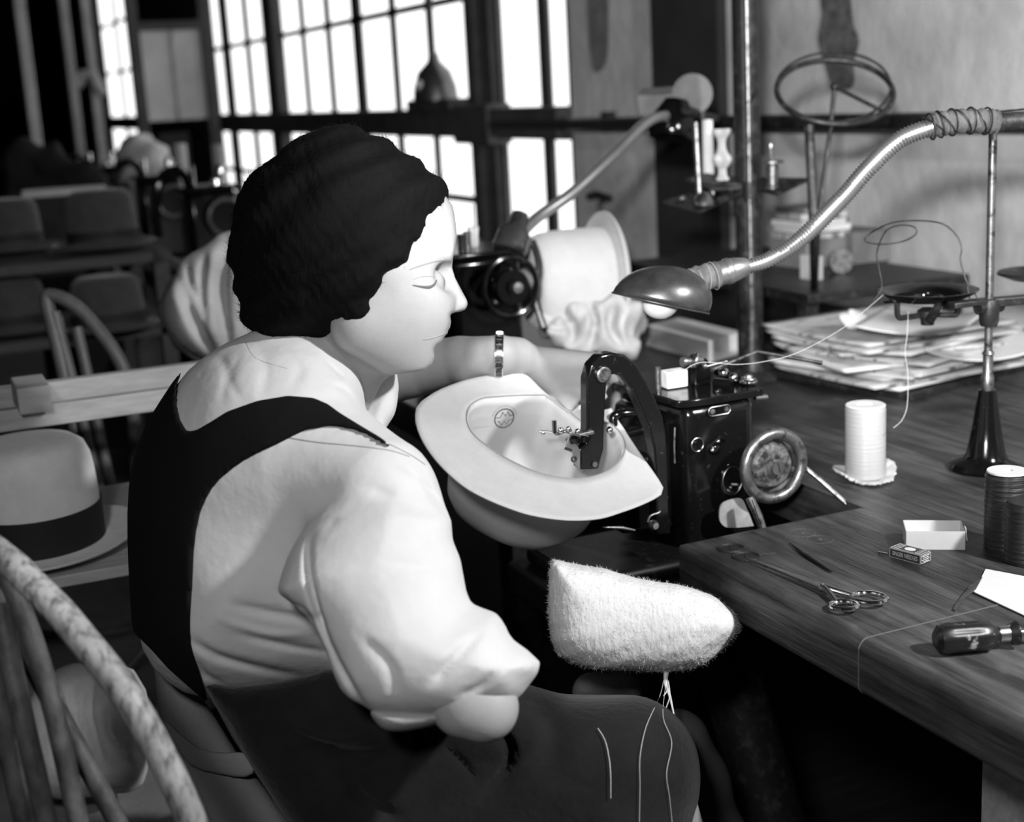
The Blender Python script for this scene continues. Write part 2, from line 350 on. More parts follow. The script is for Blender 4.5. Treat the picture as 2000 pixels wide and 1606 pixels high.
# dark upright strip added in place of the pipe column's shadow on the wall
struct('trim_column_shadow', MB().box(WX-.03, WX, 3.27, 3.62, 0, 3.3), 'dark_wall')
# windows
def bar(y, w, z0, z1, x0=WX, x1=WX+.015): return (x0, x1, y-w/2, y+w/2, z0, z1)
def window(n, y0, y1, verts, horis, z0=.62, z1=2.75):
    fr = MB().box(WX, WX+.02, y0, y0+.02, z0, z1).box(WX, WX+.02, y1-.03, y1, z0, z1).box(WX, WX+.03, y0, y1, z0, z0+.04).box(WX, WX+.03, y0, y1, z1-.05, z1)
    root = struct('window_%d' % n, fr, 'steel_frame')
    mb = MB()
    for y, w_ in verts: mb.box(*bar(y, w_, z0, z1))
    for z in horis: mb.box(WX, WX+.02, y0, y1, z-.013, z+.013)
    build('muntins', mb, 'steel_frame', root)
    build('pane', MB().box(WX+.008, WX+.011, y0, y1, z0, z1), 'glass', root)
window(1, 4.2, 4.80, [(4.40, .07)], [2.06])
window(2, 5.04, 7.72, [(5.46, .045), (5.89, .055), (6.38, .12), (6.83, .06), (7.27, .06)], [1.657, 2.06, .9])
window(3, 8.02, 9.4, [(8.45, .085), (9.0, .2)], [1.657, 2.06, .9])
window(4, 12.05, 14.05, [(13.1, .1)], [1.64, 2.06, .9])
mp = MB().box(WX-.02, WX+.03, 4.80, 4.875, .62, 2.75).box(WX+.01, WX+.03, 4.875, 4.955, .62, 2.75).box(WX-.02, WX+.03, 4.955, 5.035, .62, 2.75)
struct('trim_4', mp, 'steel_frame')
struct('trim_5', MB().box(WX-.02, WX+.02, 7.76, 7.98, .62, 2.75), 'steel_frame')
struct('trim_6', MB().box(WX-.06, WX+.03, 4.2, 16, 1.15, 1.25).box(WX-.03, WX+.03, 4.2, 16, 1.14, 1.15), 'steel_frame', bevel=.006)
struct('trim_7', MB().box(WX-.07, WX+.03, 4.75, 5.09, 1.12, 1.265), 'steel_frame', bevel=.01)
tag(build('wall_pipe', MB().tube([(WX-.045, -1, 1.2), (WX-.045, 2.2, 1.2), (WX-.045, 4.75, 1.19)], .021, 14).box(WX-.04, WX, 3.9, 3.93, 1.17, 1.23).box(WX-.04, WX, 1.2, 1.23, 1.17, 1.23), 'iron'),
    'long dark iron pipe running level along the plaster wall', 'pipe')
tag(build('pipe_column', MB().tube([(1.475, 2.235, .77), (1.475, 2.235, 3.3)], .0245, 24).lathe([(.045, 0), (.045, .01), (.028, .02)], (1.475, 2.235, .77)).lathe([(.028, 0), (.028, .05)], at(1488, 420, 2.62)*V3(0, 0, 1)+V3(1.475, 2.235, 0)), 'iron'),
    'thick dark upright pipe column rising from the bench beside the spool stand', 'column')
# ================================================================ benches
FX, CY = .82, 1.412        # front edge and the near end of the machine cut-out
def slab(mb_pts, z0, z1): return MB().prism([(x, y, z0) for x, y in mb_pts], (0, 0, z1-z0))
t = thing('work_bench', 'dark scratched wooden sewing bench with rounded front edge, cut away around the machine', 'table', (1.2, 1.2, 0))
rc_ = lambda y: [(2.06, y, .71)]+[(FX+.012-.012*math.cos(a), y, .722-.012*math.sin(a)) for a in np.linspace(math.pi/2, 0, 7)]+[(FX+.012-.012*math.cos(a), y, .758+.012*math.sin(a)) for a in np.linspace(0, math.pi/2, 7)]+[(2.06, y, .77)]
def loft(ys):   # rounded front nose; the last section shrinks to round the free end
    mb = MB(); R = [rc_(y) for y in ys]; return R
R = [rc_(1.0606), rc_(CY-.010)]
for k_, dy in ((.0015, -.005), (.004, -.0015), (.008, 0)): R.append([(max(x, FX+k_), CY+dy, min(max(z, .71+k_*.5), .77-k_*.35)) for x, y, z in rc_(0)])
mb = MB(); n_ = len(R[0]); mb.add([p for r_ in R for p in r_], [(i*n_+k, i*n_+(k+1) % n_, (i+1)*n_+(k+1) % n_, (i+1)*n_+k) for i in range(len(R)-1) for k in range(n_)]+[tuple(range(n_))[::-1], tuple(range((len(R)-1)*n_, len(R)*n_))])
mb.box(1.095, 2.06, CY-.02, 1.93, .7102, .7699)
build('bench_top', mb, 'table', t)
R = [rc_(-.4), rc_(1.0590)]; mb = MB(); mb.add([p for r_ in R for p in r_], [(k, (k+1) % n_, n_+(k+1) % n_, n_+k) for k in range(n_)]+[tuple(range(n_))[::-1], tuple(range(n_, 2*n_))])
build('bench_end_board', mb, 'table', t)
ep = [(2.06, .7102)]+[(FX+.0115-.0122*math.cos(a), .7215-.0115*math.sin(a)) for a in np.linspace(math.pi/2, 0, 7)]+[(FX+.0115-.0122*math.cos(a), .7588+.0118*math.sin(a)) for a in np.linspace(0, math.pi/2, 7)]+[(2.06, .7706)]
build('edge_strip', MB().prism([(x, 1.0593, z) for x, z in ep], (0, .0010, 0)), 'scratch', t)
lg = onz(1972, 1560, .58)
build('leg', MB().box(lg[0], lg[0]+.07, lg[1]-.03, lg[1]+.04, 0, .71), 'rackwood', t)
build('leg', MB().box(1.9, 1.97, .1, .17, 0, .71), 'iron', t)
build('leg', MB().box(1.9, 1.97, 1.8, 1.87, 0, .71), 'iron', t)
mb = MB()
for px, py in ((1427, 1071), (1457, 1087)):
    c = onz(px, py, .7704); mb.torus(c, (0, 0, 1), .0155, .0012, 40, 6).torus(c, (0, 0, 1), .0125, .0008, 40, 6)
    mb.lathe([(.0, 0), (.0155, .0003), (.0155, -.002)], c-V3(0, 0, .0002)); mb.obox(c+V3(0, 0, .0002), (.012, .002, .001), (.5, 1, 0))
build('stamped_circle_mark', mb, 'ring_mark', t)
mb = MB()
for px, py in ((1568, 1041), (1602, 1054)):
    c = onz(px, py, .7702)
    for k in range(30):
        a = k*math.tau/30; p = c+V3(math.cos(a), math.sin(a), 0)*.0155; q = c+V3(math.cos(a+.12), math.sin(a+.12), 0)*.0155; mb.tube([p, q], .0003, 4)
    mb.obox(c, (.007, .0008, .0006), (.4, 1, 0)).obox(c, (.004, .0008, .0006), (1, -.4, 0))
build('scribed_circle_mark', mb, 'scratch', t)
mb = MB()
for x0, y0, x1, y1 in ((1345, 1010+60, 1520, 1180), (1500, 1070, 1590, 1125), (1425, 1350, 1470, 1349)):
    pass
for k in range(46):
    x = random.uniform(FX+.02, 1.25); y = random.uniform(.75, 1.38); L = random.uniform(.004, .03); a = random.gauss(math.pi/2, .5)
    mb.tube([(x, y, .7701), (x+L*math.cos(a), y+L*math.sin(a), .7701)], random.choice((.00012, .0002)), 4)
build('scratches', mb, 'scratch', t, kind='stuff')
t = thing('second_bench', 'darker wooden bench beyond the near one, carrying papers and the far machine', 'table', (1.3, 3, 0))
build('bench_top', slab([(FX, 1.935), (FX, 3.3), (2.06, 3.3), (2.06, 1.935)], .71, .769), 'table2', t, bevel=.006)
for x in (.9, 1.95):
    for y in (2.1, 3.15): build('leg', MB().box(x, x+.06, y, y+.06, 0, .71), 'iron', t)
t = thing('far_bench', 'dark bench running on towards the back of the workroom under the windows', 'table', (1.3, 6, 0))
build('bench_top', slab([(FX, 3.31), (FX, 7.0), (2.06, 7.0), (2.06, 3.31)], .71, .768), 'table2', t)
for y in (3.5, 5, 6.8): build('leg', MB().box(.9, .96, y, y+.06, 0, .71), 'iron', t)
# machine pedestal under the cut-out
t = thing('machine_pedestal', 'dark iron machine pedestal with sloping leg under the bench', 'machine stand', (1.0, 1.62, 0))
build('sloping_leg', MB().tube([at(1395, 1215, 2.0), at(1450, 1400, 2.0), at(1540, 1700, 2.0)], .045, 12), 'iron', t)
build('under_plate', MB().box(.86, 1.09, 1.45, 1.9, .60, .66), 'black', t, bevel=.008)
build('foot', MB().box(.85, 1.3, 1.4, 1.95, 0, .04), 'iron', t)
build('post', MB().tube([(1.02, 1.75, .04), (1.02, 1.75, .62)], .04, 14), 'iron', t)

# ================================================================ distant workroom (left and under the windows)
for i, (px, w_, top, bot, d) in enumerate(((66, .055, -30, 1.05, 7.5), (150, .05, -30, 1.1, 8.5), (192, .055, -30, 1.2, 9))):
    p = at(px, 240, d); q = at(px-22, -40, d)
    tag(build('timber_post', MB().box(p[0]-w_/2, p[0]+w_/2, p[1]-.05, p[1]+.05, 0, 3.29), 'pale_post', bevel=.006),
        ('pale upright post nearest the left edge of the photo', 'pale upright post, left one of the pair left of the far window', 'pale upright post, right one of the pair beside the far window')[i], 'post', 'pale posts at the back')
p = at(170, 155, 8.7); (build('post_brace', MB().tube([at(150, 165, 8.72), at(163, 148, 8.72), at(180, 148, 8.72), at(198, 185, 8.72)], .04, 8), 'pale_post', bpy.data.objects['timber_post.002']))
a, b = at(290, 245, 8.0), at(418, 243, 8.0)
t = thing('board_partition', 'pale board partition panel standing between two far windows', 'partition', ((a[0]+b[0])/2, a[1], 0))
top = at(300, 62, 8.0)[2]
build('panel', MB().box(a[0], b[0], a[1]-.02, a[1]+.02, 1.24, top), 'panel', t)
build('stile', MB().box(a[0]-.06, a[0], a[1]-.04, a[1]+.04, 0, top+.35), 'steel_frame', t)
build('stile', MB().box(b[0], b[0]+.06, a[1]-.04, a[1]+.04, 0, top+.35), 'steel_frame', t)
build('rail', MB().box(a[0], b[0], a[1]-.04, a[1]+.04, top, top+.05), 'steel_frame', t)
build('mid_strip', MB().box(a[0]+.17, a[0]+.185, a[1]-.03, a[1], 1.24, top), 'pale_post', t)
build('lower_panel', MB().box(a[0]+.05, b[0]-.12, a[1]-.02, a[1]+.02, .5, 1.17), 'dark_wall', t)
# bell lamp on the window rail
c = onx(857, 205, WX-.05)
t = thing('bell_reflector', 'dark bell-shaped reflector on a small box resting on the window rail', 'lamp', c)
build('base_box', MB().box(WX-.09, WX+.02, c[1]-.20, c[1]+.26, 1.25, 1.29), 'steel_frame', t, bevel=.004)
build('bell', MB().lathe([(.0, .19), (.02, .18), (.025, .15), (.065, .11), (.085, .05), (.09, .0), (.08, 0)], (WX-.06, c[1], 1.285)), 'shade', t)
build('stem', MB().tube([(WX-.06, c[1], 1.44), (WX-.06, c[1], 2.2)], .012, 8), 'steel_frame', t)
build('bulb', MB().ell((WX-.13, c[1]-.02, 1.345), .022), 'bulb', t)
# hook on the wall
c = onx(1176, 385, WX-.03)
t = thing('wall_hook', 'dark T-shaped hook on the plaster wall above the leaning hat', 'hook', (WX, c[1], c[2]))
build('bar', MB().tube([(WX-.04, c[1]+.07, c[2]), (WX-.05, c[1], c[2]+.01), (WX-.04, c[1]-.07, c[2])], .012, 8), 'iron', t)
build('stem', MB().tube([(WX, c[1], c[2]), (WX-.04, c[1], c[2]-.02), (WX-.04, c[1]-.01, c[2]-.09)], .009, 8), 'iron', t)

def hat(name, label, c, W, L, H, brim, m, band='ribbon', axis=(0, 0, 1), fwd=(1, 0, 0), group=None, curl=.012, parts=True, root=True, bh=.045):
    """felt hat: oval crown with a rounded top, ribbon band and a curled brim; c is the centre of the brim plane"""
    axis = unit(axis); fwd = unit(np.asarray(fwd, float)-np.dot(fwd, axis)*axis); side = np.cross(axis, fwd); c = np.asarray(c, float); n = 48
    t = thing(name, label, 'hat', c, group)
    def ring(rx, ry, h, lift=0): return [c+fwd*rx*math.cos(a)+side*ry*math.sin(a)+axis*(h+lift*math.sin(a)**2) for a in np.arange(n)*math.tau/n]
    prof = [(1, 0), (1, .25*H), (.985, .5*H), (.96, .7*H), (.93, .82*H), (.86, .92*H), (.72, .98*H), (.45, 1.0*H), (.0, .985*H)]
    G = [ring(L*k, W*k, h) for k, h in prof]; mb = MB(); N = len(G)
    mb.add([p for r in G for p in r], [(i*n+k, i*n+(k+1) % n, (i+1)*n+(k+1) % n, (i+1)*n+k) for i in range(N-1) for k in range(n)])
    build('crown', mb, m, t, ang=80)
    G = [ring(L*.99, W*.99, .004), ring(L+brim*.3, W+brim*.3, -.002), ring(L+brim*.7, W+brim*.7, .001, curl*.4), ring(L+brim, W+brim, .006, curl*1.6), ring(L+brim, W+brim, .009, curl*1.6), ring(L+brim*.7, W+brim*.7, .005, curl*.4), ring(L+brim*.3, W+brim*.3, .002), ring(L*.99, W*.99, .007)]
    mb = MB(); mb.add([p for r in G for p in r], [(i*n+k, i*n+(k+1) % n, ((i+1) % 8)*n+(k+1) % n, ((i+1) % 8)*n+k) for i in range(8) for k in range(n)])
    build('brim', mb, m, t, ang=80)
    if band:
        G = [ring(L*k, W*k, h) for k, h in ((1.004, .004), (1.022, .004), (1.02, bh), (1.0, bh))]
        mb = MB(); mb.add([p for r in G for p in r], [(i*n+k, i*n+(k+1) % n, ((i+1) % 4)*n+(k+1) % n, ((i+1) % 4)*n+k) for i in range(4) for k in range(n)])
        build('hat_band', mb, band, t, ang=80)
    return t
# hat cart
t = thing('hat_cart', 'dim wooden cart with two shelves of dark hats, left background', 'cart', (.2, 4.0, 0))
cy = onz(335, 489, .94)[1]; cx = onz(335, 489, .94)[0]
for z in (.94, .74, .3): build('shelf', MB().box(cx-1.4, cx, cy, cy+.5, z-.028, z), 'rackdark', t, bevel=.003)
for x in (cx-.03, cx-.75, cx-1.38):
    for y in (cy+.02, cy+.47): build('leg', MB().box(x-.02, x+.02, y-.02, y+.02, 0, .912), 'rackdark', t)
build('brace', MB().tube([(cx-.05, cy+.0, .93), (cx+.06, cy+.1, .87), (cx+.05, cy+.4, .85)], .02, 8), 'rackdark', t)
def on_shelf(px, y, z):
    r = FW + XR*((px-1000)/F); k = (y)/r[1]; return V3(r[0]*k, y, z)
hat('felt_hat', 'dark felt hat with tall crown in the middle of the cart top shelf', onz(204, 480, .955), .080, .095, .155, .045, 'darkfelt', group=None)
hat('felt_hat', 'dark felt hat cut by the left edge, on the cart top shelf', onz(24, 486, .955), .080, .085, .14, .045, 'darkfelt')
hat('felt_hat', 'dim felt hat on the second cart shelf, under the middle hat', onz(215, 640, .755), .080, .095, .14, .045, 'darkfelt')
hat('felt_hat', 'dim felt hat on the second cart shelf by the left edge', onz(25, 645, .755), .080, .095, .14, .045, 'darkfelt')

# ---- simplified machines further along the bench, each a full thing
def far_machine(x, y, z, label, s=1.0):
    t = thing('sewing_machine', label, 'sewing machine', (x, y, z), 'sewing machines further down the bench')
    P = lambda a, b, c: (x+a*s, y+b*s, z+c*s)
    build('body', MB().obox(P(0, .06, .14), (.15*s, .13*s, .28*s)), 'black', t, bevel=.02*s)
    build('lid', MB().obox(P(0, .06, .285), (.17*s, .15*s, .016*s)), 'black', t, bevel=.006*s)
    build('handwheel', MB().torus(P(.03, -.035, .2), (0, 1, 0), .052*s, .008*s, 28, 8), 'steelworn', t)
    build('wheel_disc', MB().lathe([(0, -.004), (.045*s, -.004), (.045*s, .006), (.0, .012)], P(.03, -.035, .2), (0, 1, 0), 24), 'black', t)
    build('presser_arm', MB().tube(catmull([P(-.05, .03, .26), P(-.08, .0, .34), P(-.14, -.02, .33), P(-.17, -.02, .24), P(-.17, -.02, .16)], 6), .014*s, 10), 'black', t)
    build('tension_disc', MB().lathe([(.0, .02), (.018, .015), (.02, 0)], P(.02, .02, .295), (0, 0, 1), 16), 'chrome', t)
    build('lid_pin', MB().tube([P(-.04, .05, .29), P(-.04, .05, .35)], .006, 8), 'chrome', t)
    build('thread_cup', MB().lathe([(.014, 0), (.018, .03), (.012, .055), (.0, .06)], P(.05, .08, .295), (0, 0, 1), 16), 'chrome', t)
    return t
for i, (x, y, lb) in enumerate(((.93, 4.35, 'dark sewing machine with bright fittings just left of the woman\'s hair'), (.95, 5.3, 'blurred dark sewing machine, second beyond the one beside the hair'), (.92, 6.5, 'blurred dark sewing machine in front of the bright far window'), (.6, 6.2, 'small blurred dark machine at the dim left end of the row'))):
    far_machine(x, y, .768 if x > .82 else .768, lb, 1.05)
o = bpy.data.objects.get('sewing_machine.003')
t = thing('machine_table', 'small dark table carrying the last blurred machine at left', 'table', (.3, 6.3, 0))
build('top', MB().box(-.6, .78, 5.9, 6.7, .72, .767), 'table2', t)
for x in (-.5, .7): build('leg', MB().box(x-.03, x+.03, 6.0, 6.06, 0, .72), 'iron', t)
# bundles on the far benches
def bundle(name, label, cat, poly, dc, T, k, m, h=.008, amp=.006, s=60, seed=1, group=None, n=2, parent=None, fl=()):
    lo, hi = bounds(poly, dc-T-k*.3, dc+T+k*.3)
    fn = lambda X, Y, D: smax(poly2(X, Y, D, poly, n), np.abs(D-dc)-T, k)+amp*wob(X, Y, D, s, seed)
    o = build(name, folds(nets(fn, lo, hi, h), fl), m, parent, ang=180)
    return tag(o, label, cat, group)
bundle('white_cloth_pile', 'bright crumpled cloth heap before the far left window', 'cloth', [(225, 300), (250, 262), (300, 270), (325, 300), (335, 340), (330, 425), (235, 425), (232, 340)], 6.0, .12, .1, 'cloth', .02, .03, 20, 3)
bundle('dark_garment_heap', 'dark heaped garments at the far left behind the hat cart', 'cloth', [(15, 300), (50, 262), (80, 290), (110, 270), (150, 320), (170, 300), (205, 350), (215, 400), (200, 470), (15, 470)], 5.4, .15, .05, 'dimgarment', .025, .03, 14, 5)
tag(build('lit_tray', MB().obox(at(125, 374, 4.9), (.28, .18, .02), (1, -.1, 0)), 'panel', bevel=.004), 'small pale tray catching light behind the dark hats', 'tray')
build('tray_stand', MB().obox(at(125, 374, 4.9)*V3(1, 1, 0)+V3(0, 0, (at(125, 374, 4.9)[2]-.01)/2), (.26, .16, at(125, 374, 4.9)[2]-.012)), 'dark_wall', label='dim dark cabinet under the small pale tray', cat='cabinet')
# light post shapes under the panel
for i, (px, lb) in enumerate(((352, 'dim thin upright pipe left of the cloth-covered chair, under the window rail'), (428, 'dim curved pipe rising behind the far machine left of the hair'))):
    p = at(px, 300, 6.4-i*.5); tag(build('upright_pipe', MB().tube([(p[0], p[1], .77), (p[0], p[1], 1.15)], .03, 10), 'pale_post'), lb, 'pipe')
# ---- cloth-covered chair behind the woman's head
t = thing('covered_chair', 'chair draped in pale cloth just behind the woman\'s hair', 'chair', (at(420, 600, 2.5)[0], at(420, 600, 2.5)[1], 0))
P = [(350, 515), (400, 478), (450, 452), (520, 450), (560, 560), (520, 700), (420, 700), (372, 690), (335, 640), (322, 580)]
bundle('cloth_cover', None, None, P, 2.5, .06, .08, 'cloth', .007, .012, 34, 8, parent=t, fl=[([(445, 470), (428, 560), (445, 690)], 13, .035), ([(350, 545), (375, 620), (415, 690)], 10, .03), ([(400, 500), (392, 560), (400, 640)], 8, .02), ([(365, 520), (372, 560), (390, 600)], 7, .02)])
p = ORG[t.name]
for dx, dy in ((.02, 0), (.27, 0), (.02, .3), (.27, .3)): build('leg', MB().tube([(p[0]+dx, p[1]+dy, 0), (p[0]+dx, p[1]+dy, .85 if dy == 0 else .45)], .014, 8), 'chairdark', t)
build('seat', MB().obox((p[0]+.145, p[1]+.15, .46), (.31, .38, .03)), 'chairdark', t, bevel=.01)
bundle('dark_cloth_bundle', 'mottled dark cloth bundle beside the draped chair', 'cloth', [(318, 600), (340, 540), (360, 600), (380, 660), (410, 715), (360, 700), (325, 650)], 2.62, .05, .05, 'coat', .008, .012, 40, 9)
# ---- windsor chair behind the rack
def windsor(label, bow, r, spindles, rs, m, seat_c, seat_r, d_legs, name='windsor_chair'):
    t = thing(name, label, 'chair', (seat_c[0], seat_c[1], 0))
    build('bow', MB().tube(catmull([at(*q) for q in bow], 8), r, 14), m[0], t)
    for sp in spindles: build('spindle', MB().tube(catmull([at(*q) for q in sp], 5), rs, 12), m[1], t)
    build('seat', MB().lathe([(.0, -.02), (seat_r*.96, -.02), (seat_r, 0), (seat_r*.97, .018), (0, .008)], seat_c, n=36), m[1], t, ang=50)
    for a in (.8, 2.3, 3.9, 5.5):
        q = seat_c+V3(math.cos(a), math.sin(a), 0)*seat_r*.7; e = V3(seat_c[0], seat_c[1], 0)+V3(math.cos(a), math.sin(a), 0)*seat_r*1.05
        build('leg', MB().tube([q-V3(0, 0, .01), (q+e)/2, e], [.014, .019, .012], 12), m[1], t)
    return t
sc = at(185, 1000, 2.5); sc[2] = .45
windsor('plain windsor chair with arched back, behind the wooden rack', [(178, 1010, 2.5), (150, 860, 2.5), (118, 700, 2.5), (92, 592, 2.5), (105, 578, 2.5), (150, 600, 2.5), (200, 655, 2.5), (238, 715, 2.5), (258, 800, 2.52), (275, 1000, 2.55)], .0125,
        [[(106, 610, 2.5), (140, 740, 2.5), (180, 900, 2.48), (205, 1010, 2.45)], [(150, 640, 2.5), (172, 740, 2.5), (205, 900, 2.5), (235, 1010, 2.45)], [(112, 620, 2.52), (128, 740, 2.5), (150, 900, 2.5), (190, 1040, 2.45)]], .010, ('chairmid', 'chairmid'), sc, .175, 1)
# ---- rack with rails
A = at(18, 815, 2.0); zr = A[2]
t = thing('drying_rack', 'low pale wooden rack with two long rails, holding the banded hat', 'rack', (A[0]+.2, A[1]+.05, 0))
y0 = A[1]
build('front_rail', MB().box(A[0]-.35, .62, y0-.01, y0+.012, zr-.019, zr+.012), 'rackwood', t, bevel=.002)
B = at(100, 762, 2.12)
build('back_rail', MB().box(B[0]-.45, .72, B[1]-.01, B[1]+.012, B[2]-.022, B[2]+.014), 'rackwood', t, bevel=.002)
c = at(61, 770, 2.02); build('block', MB().obox(c, (.045, .10, .038)), 'rackwood', t, bevel=.002)
zs = .728
build('shelf_board', MB().box(A[0]-.35, .5, y0-.23, y0+.2, zs-.016, zs), 'rackwood', t, bevel=.002)
build('lower_shelf', MB().box(A[0]-.35, .5, y0-.1, y0+.3, .44, .456), 'rackdark', t, bevel=.002)
for x in (A[0]-.3, .48):
    for y in (y0+.0, B[1]): build('post', MB().box(x-.015, x+.015, y+.013, y+.035, 0, zr), 'rackdark', t)
for x in (A[0]-.3, .48): build('post', MB().box(x-.015, x+.015, y0-.2, y0-.17, 0, zs-.017), 'rackdark', t)
build('cross_brace', MB().tube([(A[0]-.3, y0+.04, .1), (.48, y0+.04, .68)], .008, 8), 'rackdark', t)
hc = onz(78, 1062, zs+.008)
hat('felt_hat', 'pale felt hat with broad dark band on the wooden rack, left edge', hc, .088, .098, .15, .052, 'felt2', fwd=(.2, 1, 0), curl=.006, bh=.058)
# ---- sack in a low basket at the lower left
t = thing('cloth_sack', 'pale crumpled sack bulging from a shallow tray, lower left behind the chair spindles', 'sack', at(190, 1560, 1.9))
bundle('sack', None, None, [(65, 1345), (150, 1300), (260, 1310), (290, 1400), (288, 1500), (250, 1545), (120, 1560), (60, 1540), (40, 1440)], 1.9, .09, .08, 'sackcloth', .006, .006, 45, 4, parent=t, fl=[([(100, 1330), (120, 1400), (110, 1500)], 8, .016), ([(180, 1320), (170, 1400), (200, 1500)], 9, .018), ([(240, 1330), (250, 1420), (235, 1500)], 7, .014), ([(140, 1350), (150, 1440), (160, 1520)], 7, .012), ([(210, 1380), (215, 1440), (260, 1500)], 6, .012)])
build('tray_rim', MB().lathe([(.12, -.03), (.185, -.012), (.19, .0), (.17, .0), (.12, -.02)], at(170, 1548, 1.95), n=40), 'coat', t)
q = at(170, 1560, 1.95); tag(build('stool', MB().lathe([(0, q[2]-.035), (.15, q[2]-.035), (.15, q[2]-.055), (.03, q[2]-.06), (.03, .03), (.14, .02), (.14, 0)], (q[0], q[1], 0)), 'rackdark'), 'dark round stool under the pale sack', 'stool')
# ================================================================ things at the wall end of the bench
def box_open(mb, c, size, ax, th=.0012):
    pass
# reel swift (tilted double ring on two legs)
D0 = 2.45
def tilt_ring(cx, cy, a, b, d0, dd, n=60, rot=0):
    R = []
    for t_ in np.arange(n)*math.tau/n:
        u, v = a*math.cos(t_), b*math.sin(t_); x = cx+u*math.cos(rot)-v*math.sin(rot); y = cy+u*math.sin(rot)+v*math.cos(rot)
        R.append(at(x, y, d0-dd*math.sin(t_)))
    return R
foot = onz(1600, 660, .77)
t = thing('thread_swift', 'large tilted wire reel of two rings on thin legs, right of the column', 'reel', (foot[0], foot[1], .77))
build('ring', MB().tube(tilt_ring(1631, 180, 114, 62, D0, .08, rot=.06), .0052, 10, True), 'iron', t)
build('ring', MB().tube(tilt_ring(1628, 170, 112, 68, D0+.02, .085, rot=-.02), .0024, 8, True), 'iron', t)
build('spoke', MB().tube([at(1630, 170, D0), at(1722, 216, D0-.05)], .0035, 8), 'iron', t)
build('hub', MB().ell(at(1630, 170, D0), .008, 12), 'iron', t)
build('leg', MB().tube([at(1630, 170, D0), at(1622, 250, D0), at(1600, 410, D0), onz(1590, 640, .772)], .0042, 8), 'iron', t)
build('leg', MB().tube([at(1580, 245, D0), at(1584, 330, D0), at(1588, 420, D0), onz(1592, 640, .772)], .0085, 8), 'iron', t)
# spool stand with rod, cone base, three wing plates
rb = onz(1470, 742, .77); drod = float((rb-O)@FW)
rx, ry = rb[0], rb[1]
t = thing('spool_stand', 'tall thin rod spool stand with dark wing plates, beside the pipe column', 'thread stand', rb)
build('rod', MB().tube([(rx, ry, .8), (rx, ry, 1.75)], .0055, 12), 'steelworn', t)
build('base', MB().lathe([(.0, 0), (.046, 0), (.047, .004), (.04, .009), (.024, .02), (.012, .085), (.008, .11), (.0, .11)], rb, n=36), 'iron', t)
zc = 1.32-(358-135)/F*drod
def on_rod(px, py, dd=0): return at(px, py, drod+dd)
build('clamp', MB().lathe([(.0, 0), (.013, 0), (.013, .03), (0, .03)], (rx, ry, on_rod(1460, 365)[2]-.015)), 'iron', t)
def plate(pts, dd): return MB().prism([on_rod(x, y, k) for (x, y), k in zip(pts, dd)], (0, 0, .004))
build('wing_plate', plate([(1296, 397), (1345, 382), (1408, 398), (1366, 417)], (-.04, .0, -.02, -.08)), 'iron', t)
build('wing_plate', plate([(1340, 353), (1378, 342), (1455, 352), (1470, 368), (1395, 372)], (.02, .05, .02, 0, -.01)), 'iron', t)
build('wing_plate', plate([(1470, 350), (1585, 352), (1520, 383), (1470, 372)], (.02, -.03, -.07, 0)), 'iron', t)
build('plate_arm', MB().tube([on_rod(1400, 395, -.04), on_rod(1460, 372)], .007, 8).tube([on_rod(1350, 352, .01), on_rod(1460, 365)], .006, 8), 'iron', t)
build('spool_pin', MB().tube([on_rod(1366, 395, -.05), on_rod(1358, 240, -.05)], .0055, 10), 'steelworn', t)
build('pin_collar', MB().lathe([(.0, 0), (.017, .001), (.018, .008), (.011, .02), (.006, .024)], on_rod(1374, 402, -.06), n=24), 'steel', t)
build('wing_nut', MB().ell(on_rod(1390, 378, -.04), (.005, .008, .009), 12), 'steelworn', t)
build('wing_nut', MB().ell(on_rod(1332, 388, -.04), (.008, .006, .006), 12), 'steelworn', t)
build('spool_pin', MB().tube([on_rod(1506, 360, -.03), on_rod(1505, 282, -.03)], .003, 8), 'steel', t)
k = on_rod(1411, 352, .01); s_ = drod/F
tag(build('wooden_spool', MB().lathe([(r*s_, h*s_) for r, h in ((0, 0), (13, 0), (13, 4), (9, 8), (8, 22), (11, 26), (17, 33), (20, 40), (17, 47), (12, 52), (9, 60), (8, 70), (9, 78), (12, 84), (18, 90), (20, 96), (18, 99), (0, 99))], k, n=28), 'card'),
    'pale turned wooden bobbin standing on the middle plate of the rod stand', 'bobbin')
k = on_rod(1509, 368, -.03)
tag(build('thread_spool', MB().lathe([(r*s_, h*s_) for r, h in ((0, 0), (17, 0), (17, 3), (12, 6), (12, 44), (8, 47), (22, 48), (22, 53), (0, 54))], k, n=28), 'steelworn'),
    'small metal spool with a flat disc top on the right plate of the rod stand', 'spool')
k = on_rod(1440, 352, .02)
tag(build('grey_thread_cone', MB().lathe([(0, 0), (.011, 0), (.01, .10), (0, .102)], on_rod(1384, 340, .06), n=20), 'felt2'), 'slim pale tube upright between bobbin and pin on the rod stand', 'tube')
